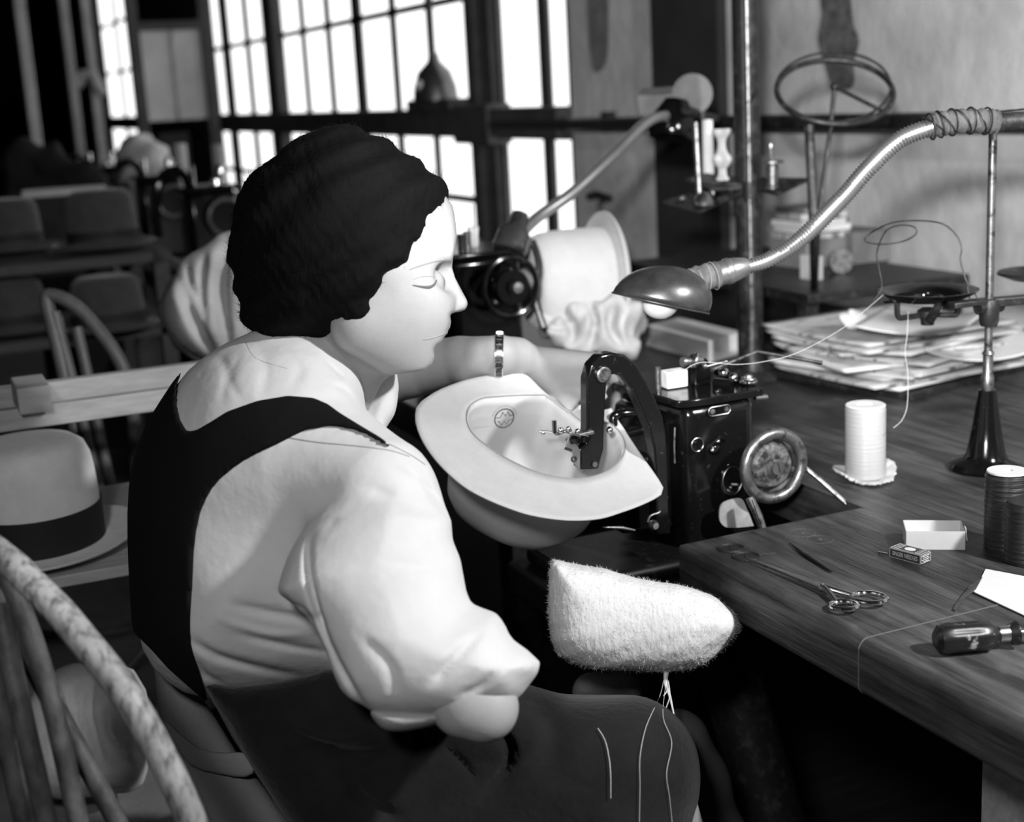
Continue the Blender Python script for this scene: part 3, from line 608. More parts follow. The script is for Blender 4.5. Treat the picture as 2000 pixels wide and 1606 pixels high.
# far lamp: joint at the wall pipe with a hose running down to the far machine
t = thing('goose_neck_lamp', 'blurred flexible lamp arching from the wall pipe down to the far machine', 'lamp', onx(1310, 238, WX-.045))
P0 = at(1300, 228, 2.72)
build('hose', MB().tube(catmull([at(1300, 226, 2.75), at(1262, 240, 2.7), at(1190, 310, 2.62), at(1120, 375, 2.58), at(1050, 425, 2.55), at(1010, 465, 2.5)], 10), .0105, 12), 'hose', t)
build('joint_cup', MB().lathe([(0, .05), (.025, .045), (.042, .015), (.05, -.02), (.046, -.03), (0, -.01)], at(1315, 240, 2.8), (.25, .1, .9), 28), 'black', t)
build('joint_block', MB().obox(at(1296, 198, 2.9), (.05, .1, .045), (.6, .6, .3)), 'boxgrey', t, bevel=.004)
build('joint_disc', MB().lathe([(0, 0), (.04, .002), (.04, .014), (0, .02)], at(1352, 185, 2.8), (-.5, -.85, .1), 28), 'boxgrey', t)
build('bracket', MB().tube([at(1340, 215, 2.75), at(1385, 230, 2.85), onx(1400, 232, WX-.05)], .01, 8).tube([at(1370, 180, 2.8), at(1372, 235, 2.8)], .008, 8), 'iron', t)
build('lamp_shade', MB().lathe([(0, .06), (.014, .055), (.018, .03), (.03, .015), (.032, -.015), (.028, -.02)], at(1000, 472, 2.48), (.35, .2, .6), 28), 'shade', t)
# far machine with cones on top
def pm(px, py, d=2.46): return at(px, py, d)
b = at(960, 640, 2.5)
t = thing('sewing_machine', 'black sewing machine with ringed handwheel, on the far bench beyond the woman\'s nose', 'sewing machine', (b[0], b[1], .769))
mz = at(960, 495, 2.5)[2]
build('body', MB().box(b[0]-.075, b[0]+.055, b[1]-.02, b[1]+.12, .82, mz), 'black', t, bevel=.012)
build('base', MB().box(b[0]-.1, b[0]+.08, b[1]-.04, b[1]+.15, .77, .83), 'black', t, bevel=.01)
build('lid', MB().box(b[0]-.08, b[0]+.06, b[1]-.025, b[1]+.125, mz, mz+.01), 'blackworn', t, bevel=.004)
wc = at(997, 560, 2.42)
build('handwheel', MB().torus(wc, (0, 1, 0), .050, .0055, 44, 10), 'blackworn', t)
build('wheel_disc', MB().lathe([(.0, -.02), (.012, -.02), (.014, -.012), (.03, -.012), (.034, 0), (.034, .01), (0, .01)], wc, (0, 1, 0), 36), 'black', t)
build('wheel_hub', MB().lathe([(0, -.026), (.009, -.025), (.011, -.019), (0, -.019)], wc+V3(.004, 0, 0), (0, 1, 0), 24), 'steel', t)
build('shaft', MB().tube([wc, wc+V3(0, .1, 0)], .01, 12), 'black', t)
build('side_bracket', MB().tube(catmull([pm(1040, 470), pm(1052, 520), pm(1045, 580), pm(1062, 640)], 6), .006, 8), 'black', t)
for i, (px, r, h, m_) in enumerate(((903, .008, .028, 'shade'), (922, .007, .03, 'steelworn'), (943, .010, .036, 'card'), (893, .006, .02, 'steelworn'))):
    build('top_fitting', MB().lathe([(0, 0), (r, 0), (r*.9, h*.5), (r*1.1, h), (0, h)], V3(at(px, 490, 2.5)[0], at(px, 490, 2.5)[1]+.02*i, mz+.009), n=18), m_, t)
build('top_pin', MB().tube([at(926, 490, 2.5), at(924, 402, 2.5)], .0012, 6), 'steel', t)
# pale hat leaning behind the far machine
ax = unit(at(1010, 560, 2.55)-at(1190, 540, 2.62)); 
hat('felt_hat', 'pale felt hat lying on its side behind the far sewing machine', at(1188, 545, 2.66), .090, .098, .165, .030, 'felt', band=None, axis=unit(-XR*1.0+UP*(-.08)-FW*.35), fwd=UP, curl=.004)
# cloth clutter
bundle('cloth_scraps', 'crumpled pale cloth scraps on the far bench below the lying hat', 'cloth', [(1055, 640), (1075, 600), (1130, 590), (1175, 580), (1200, 575), (1245, 600), (1250, 640), (1235, 690), (1150, 690), (1080, 670)], 2.62, .08, .05, 'cloth', .006, .016, 70, 12, fl=[([(1090, 600), (1120, 640), (1110, 680)], 9, .03), ([(1150, 590), (1165, 630), (1150, 680)], 8, .03), ([(1200, 590), (1195, 640), (1220, 680)], 9, .03), ([(1060, 630), (1090, 640), (1130, 625)], 6, .02)])
# long white box
p0 = onz(1385, 710, .77); p1 = onz(1452, 690, .77); p2 = onz(1262, 676, .77)
ex = p1-p0; ey = p2-p0; hz = V3(0, 0, .044)
t = tag(build('cardboard_box', MB().hexa([p0, p1, p1+ey, p2, p0+hz, p1+hz, p1+ey+hz, p2+hz]), 'paper', bevel=.0015), 'long white cardboard box lying on the bench behind the machine', 'box')
bundle('folded_cloth', 'small folded pale cloth beside the long white box', 'cloth', [(1205, 620), (1240, 612), (1262, 625), (1255, 650), (1215, 655)], 2.72, .05, .03, 'cloth', .006, .005, 60, 13)
# dark raised shelf with boxes and books at the wall
p = at(1600, 640, 2.75)
t = thing('wall_shelf', 'low dark shelf at the wall end of the bench, carrying books and boxes', 'shelf', (1.9, 2.6, .77))
sz = .895
build('shelf_top', MB().box(1.62, 2.02, 2.25, 3.0, sz-.02, sz), 'iron', t, bevel=.003)
for x, y in ((1.64, 2.28), (1.64, 2.97), (2.0, 2.28), (2.0, 2.97)): build('leg', MB().box(x-.015, x+.015, y-.015, y+.015, .77, sz-.02), 'iron', t)
def bx(name, label, cat, px, py, y, w_, dy, h, m, z, rot=0, group=None):
    q = ony(px, py, y); q = V3(q[0], q[1], z+h/2)
    return tag(build(name, MB().obox(q, (w_, dy, h), (math.cos(rot), math.sin(rot), 0)), m, bevel=.001), label, cat, group)
zz = sz
b1 = bx('cardboard_box', 'grey box at the foot of the book pile by the wall', 'box', 1590, 600, 2.62, .15, .12, .06, 'boxgrey', zz, .1)
b2 = bx('cardboard_box', 'small white box standing before the wall, left of the round tin', 'box', 1585, 578, 2.42, .022, .05, .05, 'card', zz)
for i in range(5):
    bx('book', ['bottom', 'second lowest', 'middle', 'second highest', 'topmost'][i]+' book of the pale pile by the plaster wall', 'book', 1583+[0, 4, -3, 2, 0][i], 540, 2.63, .135-.006*i, .11, .012+.002*(i % 2), ['news', 'paper', 'card', 'news', 'boxgrey'][i], zz+.06+.0145*i, .08*((i*7) % 3-1), 'books piled at the wall')
q = ony(1640, 580, 2.45)
tag(build('round_tin', MB().lathe([(0, -.012), (.024, -.012), (.026, -.006), (.026, .012), (0, .012)], (q[0], q[1], sz+.026), (-.3, -1, .1), 28), 'steelworn'), 'small round tin standing on edge among the boxes', 'tin')
bx('cardboard_box', 'dark grey box behind the round tin', 'box', 1668, 590, 2.6, .10, .12, .07, 'boxgrey', zz, 0)
bundle('paper_wad', 'crumpled white paper wad on top of the newspapers', 'paper', [(1640, 618), (1668, 605), (1692, 618), (1688, 640), (1655, 645)], 2.5, .02, .02, 'paper', .004, .006, 120, 21)
# newspapers
def sheet(c, L, W, rot, bend, z, th=.0012, seed=0, fold=.0):
    r = np.random.default_rng(seed); x = V3(math.cos(rot), math.sin(rot), 0); y = V3(-math.sin(rot), math.cos(rot), 0); ph = r.uniform(0, 6, 3)
    n = 14; G = []
    for i in range(n+1):
        row = []
        for j in range(n+1):
            u, v = i/n-.5, j/n-.5
            zz_ = z+bend*(u*u*4)+.0014*math.sin(5*u+ph[0])*math.cos(4*v+ph[1])+fold*max(0, v-.2)
            row.append(V3(c[0], c[1], 0)+x*L*u+y*W*v+V3(0, 0, zz_))
        G.append(row)
    return MB().grid(G)
pc = (onz(1600, 708, .80)+onz(1985, 680, .80))/2
pc = V3(1.66, 2.02, 0)
names = ['bottom', 'second', 'third', 'fourth', 'fifth', 'sixth', 'seventh', 'eighth', 'ninth', 'tenth', 'eleventh', 'topmost']
ed = unit(onz(1850, 745, .79)-onz(1592, 705, .79)); rot0 = math.atan2(ed[1], ed[0])
for i in range(12):
    r = RNG
    c = pc+V3(r.normal(0, .022), r.normal(0, .022), 0)
    lb = ('%s folded newspaper of the spread-out pile on the bench, counted from the table up' % names[i]) if i < 11 else 'topmost open newspaper of the pile on the bench, nearly blank'
    o = build('newspaper', sheet(c, .30, .34, rot0+r.normal(0, .22), .004, .785+.0068*i, seed=i), 'news' if i % 3 else 'paper', solid=.0045, ang=60)
    tag(o, lb, 'newspaper', 'newspapers piled on the bench')
# two loose leaves curling over the pile
o = build('loose_sheet', sheet(onz(1900, 705, .82), .20, .16, rot0+.9, .022, .835, seed=40), 'paper', solid=.0006, ang=60); tag(o, 'bright loose sheet curling over the near corner of the newspaper pile', 'paper')
o = build('loose_sheet', sheet(onz(1800, 640, .88), .18, .2, rot0+.4, .012, .885, seed=41), 'paper', solid=.0006, ang=60); tag(o, 'blank loose sheet on top of the newspapers, behind the ring plate', 'paper')
tag(build('low_tray', MB().obox(V3(pc[0], pc[1], .776), (.3, .34, .012), ed), 'iron', bevel=.002), 'thin dark tray under the newspapers', 'tray')

# ---------------------------------------------------------------- right thread stand
sb = onz(1925, 915, .77); db = float((sb-O)@FW); s_ = db/F
t = thing('thread_stand', 'steel rod thread stand with heavy cone base and a cast ring plate, right side', 'thread stand', sb)
build('base', MB().lathe([(0, 0), (.048, 0), (.05, .004), (.046, .010), (.030, .016), (.026, .022), (.019, .06), (.0135, .098), (.012, .112), (.0, .112)], sb, n=48), 'blackworn', t)
rtop = at(1944, 222, db+.02)
sbx = sb[:2]
build('rod', MB().tube([(sbx[0], sbx[1], .87), (sbx[0], sbx[1], 1.0), (sbx[0], sbx[1], rtop[2])], .0055, 16), 'steelworn', t)
build('rod_sleeve', MB().lathe([(.0075, 0), (.0085, .004), (.0085, .02), (.0068, .024), (.0068, .05), (.0085, .052), (.0062, .056)], (sbx[0], sbx[1], .88), n=20), 'steelworn', t)
zr_ = at(1942, 595, db)[2]
build('clamp', MB().lathe([(0, 0), (.011, 0), (.013, .006), (.014, .03), (.012, .036), (0, .036)], (sbx[0], sbx[1], zr_-.02), n=20).tube([(sbx[0]-.02, sbx[1], zr_+.006), (sbx[0]+.02, sbx[1], zr_+.006)], .009, 10), 'iron', t)
build('arm', MB().obox((sbx[0]+.12, sbx[1]-.03, zr_+.012), (.24, .018, .012), (1, -.25, 0)).obox((sbx[0]-.03, sbx[1]+.004, zr_+.014), (.06, .02, .008), (1, -.1, 0)), 'iron', t, bevel=.002)
rc = at(1812, 578, db-.01); rc[2] = zr_+.014
mb = MB().lathe([(.048, 0), (.066, .010), (.068, .013), (.065, .013), (.048, .004), (.048, 0)], rc, n=60)
for k in range(3):
    a = k*math.tau/3+.4; mb.obox(rc+V3(math.cos(a), math.sin(a), 0)*.034+V3(0, 0, .0), (.05, .018, .004), (math.cos(a), math.sin(a), -.1))
mb.torus(rc+V3(0, 0, .002), (0, 0, 1), .018, .003, 30, 8)
build('ring_plate', mb, 'black', t, ang=30)
mb = MB()
xr = unit(V3(XR[0], XR[1], 0)); fr_ = unit(V3(FW[0], FW[1], 0))
for s2 in (-1, 1):
    mb.tube(catmull([rc+xr*s2*.042+V3(0, 0, .003), rc+xr*s2*.041+V3(0, 0, -.022), rc+xr*s2*.030+V3(0, 0, -.024), rc+xr*s2*.008+V3(0, 0, -.022)], 4), .004, 8)
mb.tube(catmull([rc-fr_*.05+V3(0, 0, .004), rc-fr_*.035+V3(0, 0, -.012), rc-fr_*.012+V3(0, 0, -.026)], 4), [.004, .006, .007], 10)
build('cross_bracket', mb, 'iron', t)
build('centre_nut', MB().lathe([(0, -.036), (.009, -.036), (.010, -.026), (.014, -.024), (.014, -.016), (.008, -.012), (0, -.012)], rc, n=16), 'iron', t)
dw = db-.03
loop = [(1705, 588), (1722, 562), (1716, 520), (1713, 492), (1730, 452), (1758, 440), (1786, 444), (1788, 458), (1762, 472), (1720, 477), (1690, 471), (1700, 456), (1740, 436), (1790, 431), (1840, 437), (1868, 460), (1878, 485), (1876, 510), (1890, 555), (1905, 575), (1908, 590), (1895, 585), (1890, 560)]
build('wire_loop', MB().tube(catmull([at(x, y, dw+(.03 if 3 < i < 12 else 0)) for i, (x, y) in enumerate(loop)], 6), .0011, 8), 'iron', t)
c = onz(1985, 540, zr_+.03)
build('second_ring', MB().lathe([(.04, 0), (.06, .008), (.058, .012), (.04, .003), (.04, 0)], at(2030, 545, db+.12), n=40), 'iron', t)
# flexible lamp
t = thing('goose_neck_lamp', 'flexible metal lamp with dark domed shade hanging over the sewing machine', 'lamp', at(1960, 238, 1.75))
hp = [(1455, 522, 1.78), (1500, 508, 1.78), (1560, 470, 1.78), (1640, 392, 1.77), (1700, 325, 1.76), (1760, 272, 1.75), (1830, 245, 1.74)]
H = np.array(catmull([at(*q) for q in hp], 40)); _s = np.r_[0, np.cumsum(np.linalg.norm(np.diff(H, axis=0), axis=1))]; L = int(_s[-1]/.0021); H = [np.array([np.interp(u, _s, H[:, k]) for k in range(3)]) for u in np.linspace(0, _s[-1], L)]
build('hose', MB().tube(H, [.0088+.0022*min(1, i/50)+.0009*(1 if i % 2 else -1) for i in range(L)], 16), 'hose', t, ang=80)
wr = catmull([at(1818, 247, 1.74), at(1850, 240, 1.74), at(1900, 236, 1.745), at(1945, 238, 1.75)], 10)
build('taped_joint', MB().tube(wr, [.0145+.0016*math.sin(i*1.7) for i in range(len(wr))], 14), 'cordcover', t)
mb = MB()
for k in range(9):
    c = wr[int(k*3.2)]; mb.torus(c, wr[min(len(wr)-1, int(k*3.2)+1)]-c+V3(.0, 0, .002*(k % 2)), .0165, .0012, 20, 6)
mb.tube(catmull([at(1820, 235, 1.73), at(1850, 225, 1.73), at(1900, 222, 1.74), at(2000, 213, 1.75)], 6), .0013, 6)
build('binding_wire', mb, 'iron', t)
build('supply_pipe', MB().tube([at(1935, 240, 1.75), at(2040, 236, 1.77), at(2500, 215, 1.8)], .0125, 16), 'iron', t)
A0, A1 = at(1458, 520, 1.78), at(1398, 537, 1.775)
ax = unit(A1-A0)
build('metal_ferrule', MB().lathe([(.006, -.006), (.011, 0), (.014, .01), (.0155, .016), (.0155, .02), (.017, .022), (.017, .027), (.0155, .03), (.0155, .036), (.014, .045)], A0, ax, 28), 'hose', t, ang=25)
S0, S1 = at(1402, 536, 1.775), at(1328, 560, 1.765)
sp = catmull([S0, (S0+S1)/2+V3(0, 0, .002), S1, at(1335, 565, 1.76)], 6)
build('cloth_socket', MB().tube(sp, [.0165+.0014*math.sin(i*2.3) for i in range(len(sp))], 18), 'cordcover', t)
mb = MB()
for k in range(4): c = S0+(S1-S0)*(.12+.2*k); mb.torus(c, (S1-S0)+V3(0, 0, .01*(k % 2)), .0180, .0008, 24, 6)
build('socket_tape', mb, 'coat', t)
# domed shade: a shell whose open rim faces down
mid = at(1290, 572, 1.73); rimax = unit(UP*1.0+XR*.22-FW*.12)
xd = unit(XR-np.dot(XR, rimax)*rimax); yd = np.cross(rimax, xd); c0 = at(1290, 592, 1.73); ra, rb_ = .060, .043
G = []
for i in range(13):
    a = i/12*math.pi/2; G.append([c0+xd*(ra*math.cos(a)*math.cos(b_)+(.012*math.sin(a)))+yd*rb_*math.cos(a)*math.sin(b_)+rimax*.047*math.sin(a)**.9 for b_ in np.linspace(0, math.tau, 41)])
build('lamp_shade', MB().grid(G), 'shade', t, solid=.0012, ang=80)
build('shade_rim', MB().tube([c0+xd*ra*1.012*math.cos(b_)+yd*rb_*1.012*math.sin(b_) for b_ in np.linspace(0, math.tau, 61)[:-1]], .0012, 8, True), 'shade', t)
build('bulb', MB().ell(at(1290, 592, 1.73), (.023, .023, .020), 24), 'bulb', t)
# ---------------------------------------------------------------- small things on the near bench
c = onz(1691, 932, .772)
G = []; n = 72; r = np.random.default_rng(5)
prof = []
for i in range(n):
    a = i*math.tau/n; R = .043+.004*math.sin(3*a+1)+r.normal(0, .0016); lift = .012*max(0, math.cos(a-2.6))**2+.014*max(0, math.cos(a-.2))**3
    G.append([c+V3(math.cos(a)*R*k, math.sin(a)*R*k*.92, lift*max(0, k-.55)*2+.0+z) for k, z in ((0, .003), (.3, .003), (.6, .003), (.85, .004), (1, .004), (1.02, .002), (.98, .0), (.6, 0), (0, 0))])
build('felt_pad', MB().grid(G, closed_u=True), 'felt_pad', label='frayed round white felt pad under the white thread spool', cat='pad', ang=60)
c = onz(1690, 930, .776)
t = thing('thread_spool', 'large white thread spool standing on the frayed felt pad', 'spool', c)
build('thread', MB().lathe([(0, .001), (.0272, .001)]+[(.0272+.00012*math.sin(i*1.9), .003+i*.0018) for i in range(52)]+[(.0265, .098), (0, .098)], c, n=48), 'threadwhite', t, ang=60)
build('tube', MB().lathe([(.010, .0985), (.0265, .0985), (.0268, .1), (.0255, .101), (.012, .1005), (.011, .096)], c, n=48), 'card', t)
for i, (px, py, lb) in enumerate(((1962, 1070, 'dark thread cone spool by the right edge, the nearer and smaller one behind the screwdriver'), )):
    pass
c = onz(1964, 1070, .771)
t = thing('thread_spool', 'tall dark-thread spool with pale top, at the right edge beyond the white card', 'spool', c)
build('thread', MB().lathe([(0, 0), (.0245, 0)]+[(.0245+.0004*math.sin(i*1.7), .002+i*.0016) for i in range(54)]+[(.023, .09), (0, .09)], c, n=48), 'threaddark', t, ang=60)
build('tube', MB().lathe([(.004, .0905), (.019, .0905), (.023, .0912), (.0225, .093), (.006, .093), (.005, .09)], c, n=40), 'card', t)
c = onz(2002, 1095, .771)
t = thing('thread_spool', 'second dark-thread spool, cut off by the right edge of the photo', 'spool', c)
build('thread', MB().lathe([(0, 0), (.0225, 0)]+[(.0225+.0004*math.sin(i*1.7), .002+i*.0016) for i in range(40)]+[(.02, .07), (0, .07)], c, n=40), 'threaddark', t)
# open cardboard box
zt = .7702
a, b, c = onz(1762, 1046, zt), onz(1885, 1075, zt), onz(1886, 1040, zt)
a = onz(1770, 1073, zt); b = onz(1884, 1074, zt); ex = unit(b-a); ey = V3(-ex[1], ex[0], 0); W_ = np.linalg.norm(b-a); Dp = .042; hh = .022
t = thing('open_box', 'small open white cardboard box, empty, behind the printed needle box', 'box', (a+b)/2+ey*Dp/2)
cc = (a+b)/2+ey*Dp/2
build('bottom', MB().obox(cc+V3(0, 0, .001), (W_, Dp, .0014), ex), 'card', t)
build('front_wall', MB().obox(cc-ey*Dp/2+V3(0, 0, hh/2), (W_, .0012, hh), ex), 'card', t)
build('back_wall', MB().obox(cc+ey*Dp/2+V3(0, 0, hh/2), (W_, .0012, hh), ex), 'card', t)
build('side_wall', MB().obox(cc-ex*W_/2+V3(0, 0, hh/2), (.0012, Dp, hh), ex), 'card', t)
build('side_wall', MB().obox(cc+ex*W_/2+V3(0, 0, hh/2), (.0012, Dp, hh), ex), 'card', t)
build('corner_flap', MB().obox(cc+ex*(W_/2+.002)-ey*Dp*.3+V3(0, 0, hh*.8), (.0010, .014, .014), ex+V3(0, 0, .1)), 'card', t)
# needle box with printing
a = onz(1737, 1088, zt); b = onz(1798, 1104, zt); e1 = unit(b-a); L1 = np.linalg.norm(b-a); e2 = V3(-e1[1], e1[0], 0); L2 = .020; h = .0115
cc = (a+b)/2+e2*L2/2+V3(0, 0, h/2)
t = thing('needle_box', 'small dark printed matchbox-like needle box with white lettering', 'box', (cc[0], cc[1], zt))
build('sleeve', MB().obox(cc, (L1, L2, h), e1), 'boxdark', t, bevel=.0004)
up = V3(0, 0, 1)
def face_rect(mb, c, x, y, w_, h_, th=.00025, lw=.0005):
    n_ = np.cross(x, y)
    for s2 in (-1, 1):
        mb.obox(c+y*s2*h_/2, (w_, lw, th), x, n_); mb.obox(c+x*s2*w_/2, (lw, h_, th), x, n_)
fc = cc-e2*(L2/2+.0001); mb = text_mb('SINGER NEEDLES', fc, e1, up, .0062, .0003, (.72, 1.15)); face_rect(mb, fc, e1, up, L1*.97, h*.9)
build('front_print', mb, 'paper', t)
ec = cc+e1*(L1/2+.0001); mb = MB()
face_rect(mb, ec, e2, up, L2*.88, h*.8); 
for k in range(4): mb.obox(ec+up*(.003-.0021*k), (L2*(.7, .55, .75, .5)[k], .0007, .0003), e2, e1)
build('end_print', mb, 'paper', t)
tc_ = cc+up*(h/2+.0001); mb = MB(); face_rect(mb, tc_, e1, e2, L1*.95, L2*.9)
mb.lathe([(0, 0), (.0052, 0), (.0052, .0002), (0, .0003)], tc_-V3(0, 0, .0001), (0, 0, 1), 28, sx=1.3, sy=1, xdir=e1)
for k in range(4): mb.obox(tc_-e1*L1*.33+e2*(.006-.004*k), (L1*.18, .001, .0002), e1).obox(tc_+e1*L1*.34+e2*(.006-.004*k), (L1*.16, .001, .0002), e1)
build('top_print', mb, 'paper', t)
q = onz(1716, 1079, zt+.001); tag(build('machine_needle', MB().tube([q, onz(1734, 1082, zt+.004)], .0011, 8), 'chrome'), 'tiny bright needle tip beside the printed needle box', 'needle')
# awl / tweezers
P = [onz(1541, 1060, zt+.002), onz(1575, 1085, zt+.002), onz(1624, 1117, zt+.002)]
tag(build('steel_pick', MB().tube(P, [.0007, .0021, .0026, .0022, .0012], 8), 'iron'), 'thin dark steel pick lying behind the scissors', 'tool')
# scissors
t = thing('scissors', 'long-bladed steel scissors lying closed along the bench edge', 'scissors', onz(1600, 1140, zt))
tip = onz(1456, 1093, zt+.002); piv = onz(1605, 1150, zt+.004); dv = unit(piv-tip); sv = V3(-dv[1], dv[0], 0)
def blade(off, z):
    Pp = [tip, tip+dv*.05+sv*(.0022+off), piv+sv*(.006+off), piv+dv*.012+sv*(.005+off), piv+dv*.012-sv*(.005-off), piv-sv*(.005-off), tip+dv*.05-sv*(.002-off)]
    return MB().prism([p+V3(0, 0, z) for p in Pp], (0, 0, .0016))
build('blade', blade(0, .0), 'steelworn', t, bevel=.0004)
build('blade', blade(.0008, .0018), 'steel', t, bevel=.0004)
build('pivot_screw', MB().lathe([(0, .003), (.0028, .0025), (.0032, 0)], piv+V3(0, 0, .0028), n=20), 'chrome', t)
for (cx_, cy_, rx_, ry_), sgn in (((1648, 1183, .0155, .0125), -1), ((1697, 1168, .0205, .0155), 1)):
    c = onz(cx_, cy_, zt+.006)
    R = [c+dv*rx_*math.cos(q)+sv*ry_*math.sin(q)+V3(0, 0, .0015*math.cos(q)) for q in np.arange(40)*math.tau/40]
    st = min(R, key=lambda p: np.linalg.norm(p-piv))
    build('finger_ring', MB().tube(R, .0028, 10, True), 'chrome', t)
    build('shank', MB().tube(catmull([piv+V3(0, 0, .001), piv+dv*.012+sv*sgn*.003+V3(0, 0, .002), st], 5), [.0045, .0034, .0028], 10), 'steel', t)
# white card and paper clip-like blade
c1 = [onz(x, y, zt+.001) for x, y in ((1902, 1158), (1925, 1113), (2040, 1135), (2040, 1222))]
tag(build('white_card', MB().prism(c1, (0, 0, .0012)), 'paper', bevel=.0003), 'blank white card lying on the bench at the right edge', 'card')
P = [onz(x, y, zt+z) for x, y, z in ((1861, 1192, .001), (1866, 1181, .001), (1895, 1145, .004), (1919, 1128, .006), (1906, 1152, .005), (1880, 1172, .003), (1866, 1194, .001))]
tag(build('knife_blade', MB().prism(P, (0, 0, .001)), 'steelworn', bevel=.0002), 'short worn knife blade poking out from the white card', 'blade')
# screwdriver
t = thing('screwdriver', 'stubby screwdriver with worn black fluted handle, near right corner of the bench', 'screwdriver', onz(1900, 1262, zt))
a = onz(1826, 1250, zt+.015); b = onz(1942, 1240, zt+.015); ax = unit(V3(*(b-a)[:2], 0)); Lh = np.linalg.norm(b-a)
x_, y_, _ = frame(ax); n = 48; G = []
for h_, rr, fl in ((0, .0, 0), (.0, .008, 0), (.004, .0135, 0), (.010, .0152, .2), (.016, .0154, 1), (Lh-.02, .0150, 1), (Lh-.014, .0148, .2), (Lh-.006, .0142, 0), (Lh-.001, .011, 0), (Lh+.003, .0075, 0), (Lh+.012, .0072, 0), (Lh+.02, .012, 0), (Lh+.022, .012, 0), (Lh+.026, .0, 0)):
    G.append([a+ax*h_+(x_*math.cos(q)+y_*math.sin(q))*(rr-fl*(.0012 if (i % 6) < 2 else 0)) for i, q in enumerate(np.arange(n)*math.tau/n)])
mb = MB(); mb.add([p for r_ in G for p in r_], [(i*n+k, i*n+(k+1) % n, (i+1)*n+(k+1) % n, (i+1)*n+k) for i in range(len(G)-1) for k in range(n)])
build('handle', mb, 'handle', t)
build('shaft', MB().tube([a+ax*(Lh+.02), a+ax*(Lh+.12)], .0035, 12), 'steelworn', t)
build('ferrule', MB().lathe([(.008, 0), (.0082, .012), (.006, .014)], a+ax*(Lh+.004), ax, 20), 'steel', t)
# threads
def thread(label, pts, r=.00045, name='loose_thread', m='thread', group=None):
    tag(build(name, MB().tube(catmull([at(*q) for q in pts], 8), r, 5), m), label, 'thread', group)
thread('white thread running from the ring plate down to the machine tension post', [(1725, 576, 1.9), (1690, 606, 1.87), (1640, 645, 1.84), (1560, 688, 1.8), (1500, 705, 1.79), (1440, 712, 1.78), (1370, 708, 1.76), (1335, 724, 1.76)], .00032)
thread('white thread hanging from the ring plate and trailing to the white spool', [(1774, 608, 1.93), (1772, 650, 1.92), (1768, 690, 1.91), (1773, 730, 1.9), (1772, 790, 1.89), (1762, 820, 1.88), (1745, 836, 1.87)], .0004)
# ================================================================ the near sewing machine
t = thing('sewing_machine', 'glossy black fur-stitching machine in the foreground with rimmed handwheel and arched arm', 'sewing machine', (.94, 1.58, .66))
build('body', MB().box(.889, .998, 1.50, 1.675, .70, .915), 'blackworn', t, bevel=.016)
build('shoulder', MB().box(.868, .95, 1.53, 1.66, .74, .900), 'black', t, bevel=.014)
lid = [(.889, 1.494), (.995, 1.494), (1.006, 1.505), (1.012, 1.55), (1.010, 1.66), (1.0, 1.682), (.91, 1.684), (.872, 1.665), (.868, 1.62), (.878, 1.53)]
build('lid', MB().prism([(x, y, .914) for x, y in catmull([np.array(p) for p in lid], 4, True)], (0, 0, .010)), 'blackworn', t, bevel=.002)
build('neck', MB().lathe([(0, 0), (.062, 0), (.064, .01), (.050, .02), (.047, .05), (.052, .075), (.06, .085), (0, .085)], (.945, 1.565, .675), n=40), 'black', t, ang=50)
build('base', MB().box(.70, .93, 1.46, 1.66, .655, .70).box(.72, .90, 1.475, 1.64, .70, .722), 'blackdull', t, bevel=.008)
build('base_rib', MB().tube([(.70, 1.452, .69), (.90, 1.452, .69)], .007, 10).tube([(.70, 1.452, .665), (.90, 1.452, .665)], .006, 10), 'black', t)
# handwheel
wc = V3(.990, 1.452, .832)
build('handwheel', MB().torus(wc, (0, 1, 0), .0425, .0075, 64, 16), 'steelworn', t)
build('wheel_dish', MB().lathe([(.0, -.006), (.010, -.006), (.012, -.002), (.026, -.001), (.030, .003), (.034, .010), (.037, .010), (.040, .002), (.042, .004), (.040, .014), (0, .014)], wc, (0, 1, 0), 56), 'wheelface', t, ang=30)
build('wheel_hub', MB().lathe([(0, -.012), (.0092, -.0115), (.010, -.009), (.010, -.003), (.0, -.003)], wc, (0, 1, 0), 36), 'steel', t, ang=30)
build('hub_slot', MB().obox(wc+V3(0, -.0121, 0), (.0012, .0006, .014), (1, 0, .25)), 'ring_mark', t)
build('wheel_shaft', MB().tube([wc+V3(0, .01, 0), wc+V3(0, .06, 0)], .014, 20), 'black', t)
build('wheel_window', MB().prism([wc+V3(x, -.0025, z) for x, z in ((.024, .018), (.033, .008), (.034, -.006), (.028, -.004), (.026, .008))], (0, .002, 0)), 'tablehole', t)
def yf(px, py, y=1.497): return ony(px, py, y)
# name plate, screws, oil cap
a, b = yf(1378, 806), yf(1430, 797); e = unit(b-a); c = (a+b)/2; u_ = np.cross(V3(0, 1, 0), e)*-1
P = []
for k in range(24):
    q = k*math.tau/24; P.append(c+e*(math.copysign(.0105, math.cos(q))+.0058*math.cos(q))+V3(0, 0, 1)*.0058*math.sin(q))
build('badge_plate', MB().prism(P, (0, -.0015, 0)), 'black', t)
build('badge_rim', MB().tube([p+V3(0, -.0015, 0) for p in P], .0005, 6, True), 'steel', t)
for s2 in (-1, 1): build('badge_screw', MB().lathe([(0, -.0022), (.0034, -.0016), (.0038, 0)], c+e*.0105*s2+V3(0, -.001, 0), (0, 1, 0), 20).obox(c+e*.0105*s2+V3(0, -.0033, 0), (.006, .0004, .0008), (1, 0, .6)), 'steelworn', t)
c = yf(1360, 868); build('oil_cap', MB().lathe([(0, -.002), (.0085, -.002), (.0085, 0)], c, (0, 1, 0), 30).torus(c+V3(0, -.002, 0), (0, 1, 0), .0085, .0006, 30, 6), 'blackworn', t)
